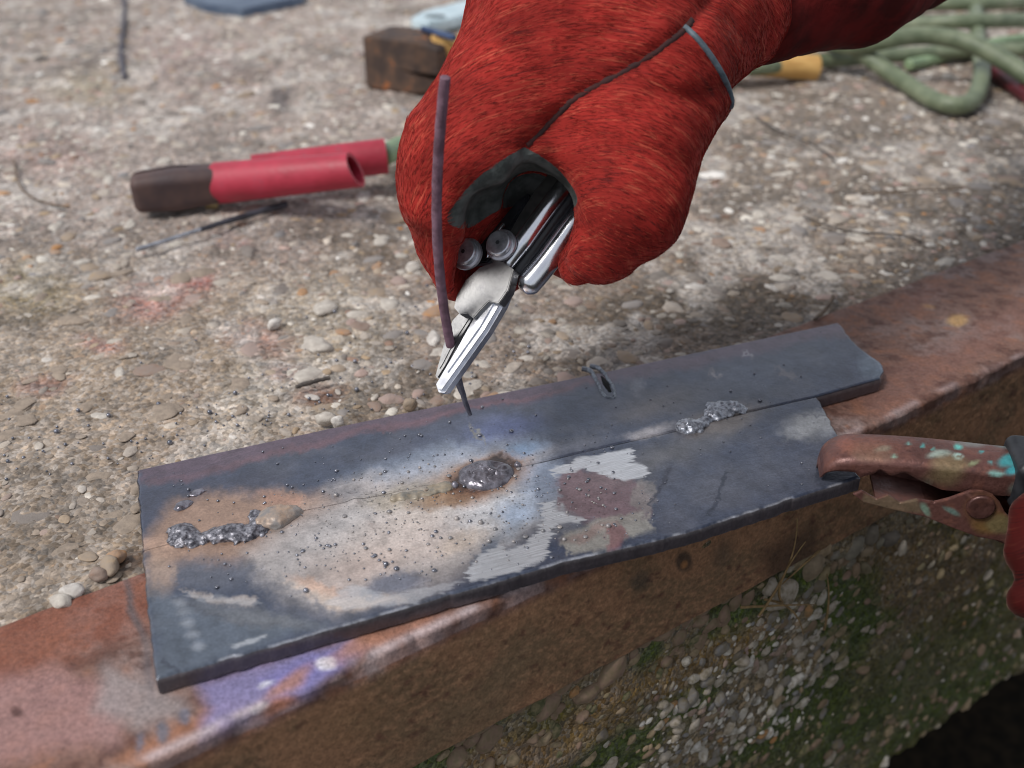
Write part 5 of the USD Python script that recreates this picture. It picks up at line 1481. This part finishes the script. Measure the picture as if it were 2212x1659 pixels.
# ------------------------------------------------------------------ hammer
M_hrust = cmat('rusty_hammer_steel', lin(62, 48, 42), lin(92, 70, 56), rough=.75, nscale=60, bscale=250, bdist=.0012, col3=lin(164, 96, 50), lo=.42, hi=.60)
M_wood = cmat('ash_handle', lin(178, 134, 72), lin(206, 164, 98), rough=.6, nscale=30, stretch=(1, 8, 8))
hb = at(788, 190, 0.0); hb2 = at(946, 212, 0.0)
hx = hb2 - hb; hl = np.linalg.norm(hx); hx /= hl; hx[2] = 0; hx /= np.linalg.norm(hx)
hy = np.cross(EZ, hx)
if hy @ fw < 0:
    hy = -hy
HAM = thing('hammer', 'rusty hammer head with yellow wooden handle lying behind the red glove', 'hammer', hb)
HH, HW = .053, .046
blk = _m3.Manifold.batch_hull([_m3.Manifold.sphere(.004, 14).translate((x, y, z)) for x, yy, zz in ((.004, (.004, HW - .004), (.004, HH - .006)), (.012, (.003, HW - .003), (.003, HH - .004)), (hl * .7, (.003, HW - .003), (.003, HH - .004)), (hl - .004, (.008, HW - .008), (.008, HH - .010))) for y in yy for z in zz])
wedge = _m3.Manifold.extrude(_m3.CrossSection([[(hl * .50, HH * .45), (hl + .01, HH * .20), (hl + .01, HH * .38)]]), HW * .6).rotate((90, 0, 0)).translate((0, HW * .5, 0))
blk = blk - wedge
mm_ = blk.refine(3).to_mesh(); vb = np.asarray(mm_.vert_properties[:, :3], float)
part(HAM, 'head', trimesh.Trimesh(hb + vb[:, :1] * hx + vb[:, 1:2] * hy + vb[:, 2:] * EZ, np.asarray(mm_.tri_verts), process=False), M_hrust, smooth=40)
h0 = hb + hx * (hl * .8) + hy * HW * .50 + EZ * .043
h1 = at(1764, 146, .014)
pth = np.linspace(h0, h1, 30)
part(HAM, 'handle', tube(pth, np.r_[np.linspace(.0125, .0105, 10), np.linspace(.0105, .0125, 20)], 18), M_wood, smooth=40)
rod = np.array([hb + hx * .052 + hy * .030 + EZ * (HH + .0035), hb + hx * .098 + hy * .010 + EZ * (HH + .0035)])
part('/World', 'steel_rod', tube(rod, .0032, 12), cmat('blued_steel', lin(56, 72, 104), lin(80, 96, 128), rough=.4, metal=.4), smooth=True, label='short blue steel rod resting on top of the hammer head', category='rod')

# ------------------------------------------------------------------ things at the far edge of the view
pg = [(887, 36), (913, 22), (982, 4), (1072, -14), (1110, -16), (1100, 8), (1043, 28), (996, 34), (973, 40), (925, 48), (897, 44)]
w = at(np.array([a for a, b in pg], float), np.array([b for a, b in pg], float), .016)
KN = thing('plastic_tool', 'pale blue grey plastic tool with a yellow button lying near the hammer', 'tool', w[0])
o_ = w[0]; p2 = np.stack([(w - o_) @ EX, (w - o_) @ EY], 1)
pgn = Polygon(p2).buffer(.006).buffer(-.006)
part(KN, 'body', plate_mesh(np.array(pgn.exterior.coords)[:-1], .014, .004, o_ - EZ * .014, EX, EY, EZ), cmat('pale_plastic', lin(176, 194, 200), lin(196, 210, 214), rough=.4, nscale=30), smooth=50)
bc = at(1038, 18, .018)
part(KN, 'button', _m3.Manifold.sphere(.007, 20).scale((1.3, 1, .5)).translate(tuple(bc)), cmat('yellow_plastic', lin(206, 186, 40), rough=.4), smooth=50)
bc = at(940, 34, .0175)
part(KN, 'recess', _m3.Manifold.sphere(.007, 20).scale((1.8, .8, .25)).translate(tuple(bc)), cmat('grey_recess', lin(110, 118, 122), rough=.6), smooth=50)
pg = [(396, -6), (447, 12), (523, 22), (569, 12), (655, -6), (660, -40), (390, -40)]
w = at(np.array([a for a, b in pg], float), np.array([b for a, b in pg], float), .010)
o_ = w[0]; p2 = np.stack([(w - o_) @ EX, (w - o_) @ EY], 1)
part('/World', 'slate_piece', plate_mesh(p2, .011, .002, o_ - EZ * .010, EX, EY, EZ), cmat('slate', lin(70, 84, 104), lin(96, 108, 124), rough=.5, nscale=30), smooth=40, label='dark blue grey flat piece lying at the far edge of the concrete', category='scrap plate')

# ------------------------------------------------------------------ loose stones, twigs, dry grass
for (u0, v0, a, b, hh, ci, lab) in ((158, 1277, .0050, .0036, .0030, 8, 'white pebble with a dimple on the edge of the steel angle'), (131, 1298, .0044, .0034, .0026, 0, 'cream pebble half hidden beside the white dimpled one'), (238, 1222, .0056, .0040, .0034, 2, 'tan pebble topmost of the little heap left of the bars'),
                                    (250, 1204, .0046, .0030, .0030, 6, 'ochre pebble wedged at the heap near the bar corner'), (212, 1240, .0044, .0034, .0028, 3, 'brown pebble lowest of the little heap near the bar corner'), (706, 905, .0058, .0036, .0036, 0, 'cream pebble against the far edge of the back bar'), (728, 912, .0034, .0028, .0028, 8, 'small white pebble touching the cream one at the back bar'),
                                    (886, 874, .0040, .0034, .0038, 2, 'round yellowish pebble behind the electrode tip'), (590, 1000 - 300, .0052, .0034, .0030, 8, 'white pebble left of the pliers on bare concrete'), (1375, 700, .0030, .0022, .0020, 8, 'small white pebble under the glove shadow')):
    c = at(u0, v0, .003)
    v, f = stone(D2, c, a, b, hh, rng.uniform(0, 3), EX, EY, EZ, rng, .3)
    part('/World', 'loose_pebble', (v, f), M_peb[ci], smooth=True, label=lab, category='pebble')


def twig(pts, r, mat, label, z=.004, name='twig', cat='twig'):
    p = np.array([at(a, b, z) for a, b in pts])
    part('/World', name, tube(spline(p, 30), r, 7, wob=.3), mat, smooth=True, label=label, category=cat)


M_twig = cmat('dry_twig', lin(88, 74, 62), lin(118, 100, 84), rough=.85, nscale=200)
M_twigd = cmat('dark_twig', lin(66, 60, 56), lin(92, 84, 78), rough=.85, nscale=200)
M_straw = cmat('dry_straw', lin(122, 98, 64), lin(150, 124, 84), rough=.8, nscale=200)
twig([(1735, 466), (1790, 488), (1850, 502), (1930, 506), (1990, 522)], .0008, M_twigd, 'dark bent twig on the concrete below the cable bend')
twig([(1630, 250), (1680, 280), (1750, 310), (1800, 345)], .0009, M_twigd, 'dark twig lying just right of the glove cuff')
twig([(1860, 420), (1960, 412), (2080, 408)], .0008, M_twig, 'thin straight brown twig lying level on the concrete')
twig([(30, 345), (38, 390), (60, 420), (150, 448)], .0009, M_twig, 'thin brown twig left of the electrode holder')
twig([(262, -20), (266, 60), (262, 110), (270, 168)], .0026, cmat('tarry_strip', lin(72, 70, 78), lin(92, 88, 94), rough=.8), 'dark narrow strip running to the far edge of the concrete', .002, 'dark_strip', 'strip')
twig([(640, 836), (680, 824), (712, 816)], .0012, M_twigd, 'short dark twig behind the back bar')
twig([(1760, 690), (1790, 660), (1800, 640)], .0011, M_twig, 'short brown twig beside the rusty angle')
for k, (pts, lab) in enumerate((
        ([(1640, 1330, .006), (1690, 1250, .010), (1716, 1180, .012), (1722, 1120, .010)], 'tall dry grass stem leaning on the rusty face'), ([(1690, 1300, .004), (1700, 1230, .012), (1740, 1170, .014)], 'dry grass stem curving away below the clamp'),
        ([(1600, 1312, .003), (1680, 1308, .008), (1760, 1306, .010)], 'pale dry grass blade lying across the pebbles'), ([(1770, 1190, .008), (1730, 1225, .010), (1690, 1262, .006)], 'broken dry grass blade under the copper jaw'),
        ([(1652, 1295, .003), (1720, 1330, .008), (1735, 1370, .010)], 'short dry grass blade hanging over the pebbles'), ([(1780, 1360, .006), (1790, 1300, .009), (1786, 1240, .010)], 'upright dry stem left of the second glove'))):
    p = np.array([onplane(np.array(a, float), np.array(b, float), st(0.0, T_FRONT) - N1 * o, N1) for a, b, o in pts])
    part('/World', 'dry_grass', tube(spline(p, 24), np.linspace(.0008, .0003, 24), 6), M_straw, smooth=True, label=lab, category='grass stem')
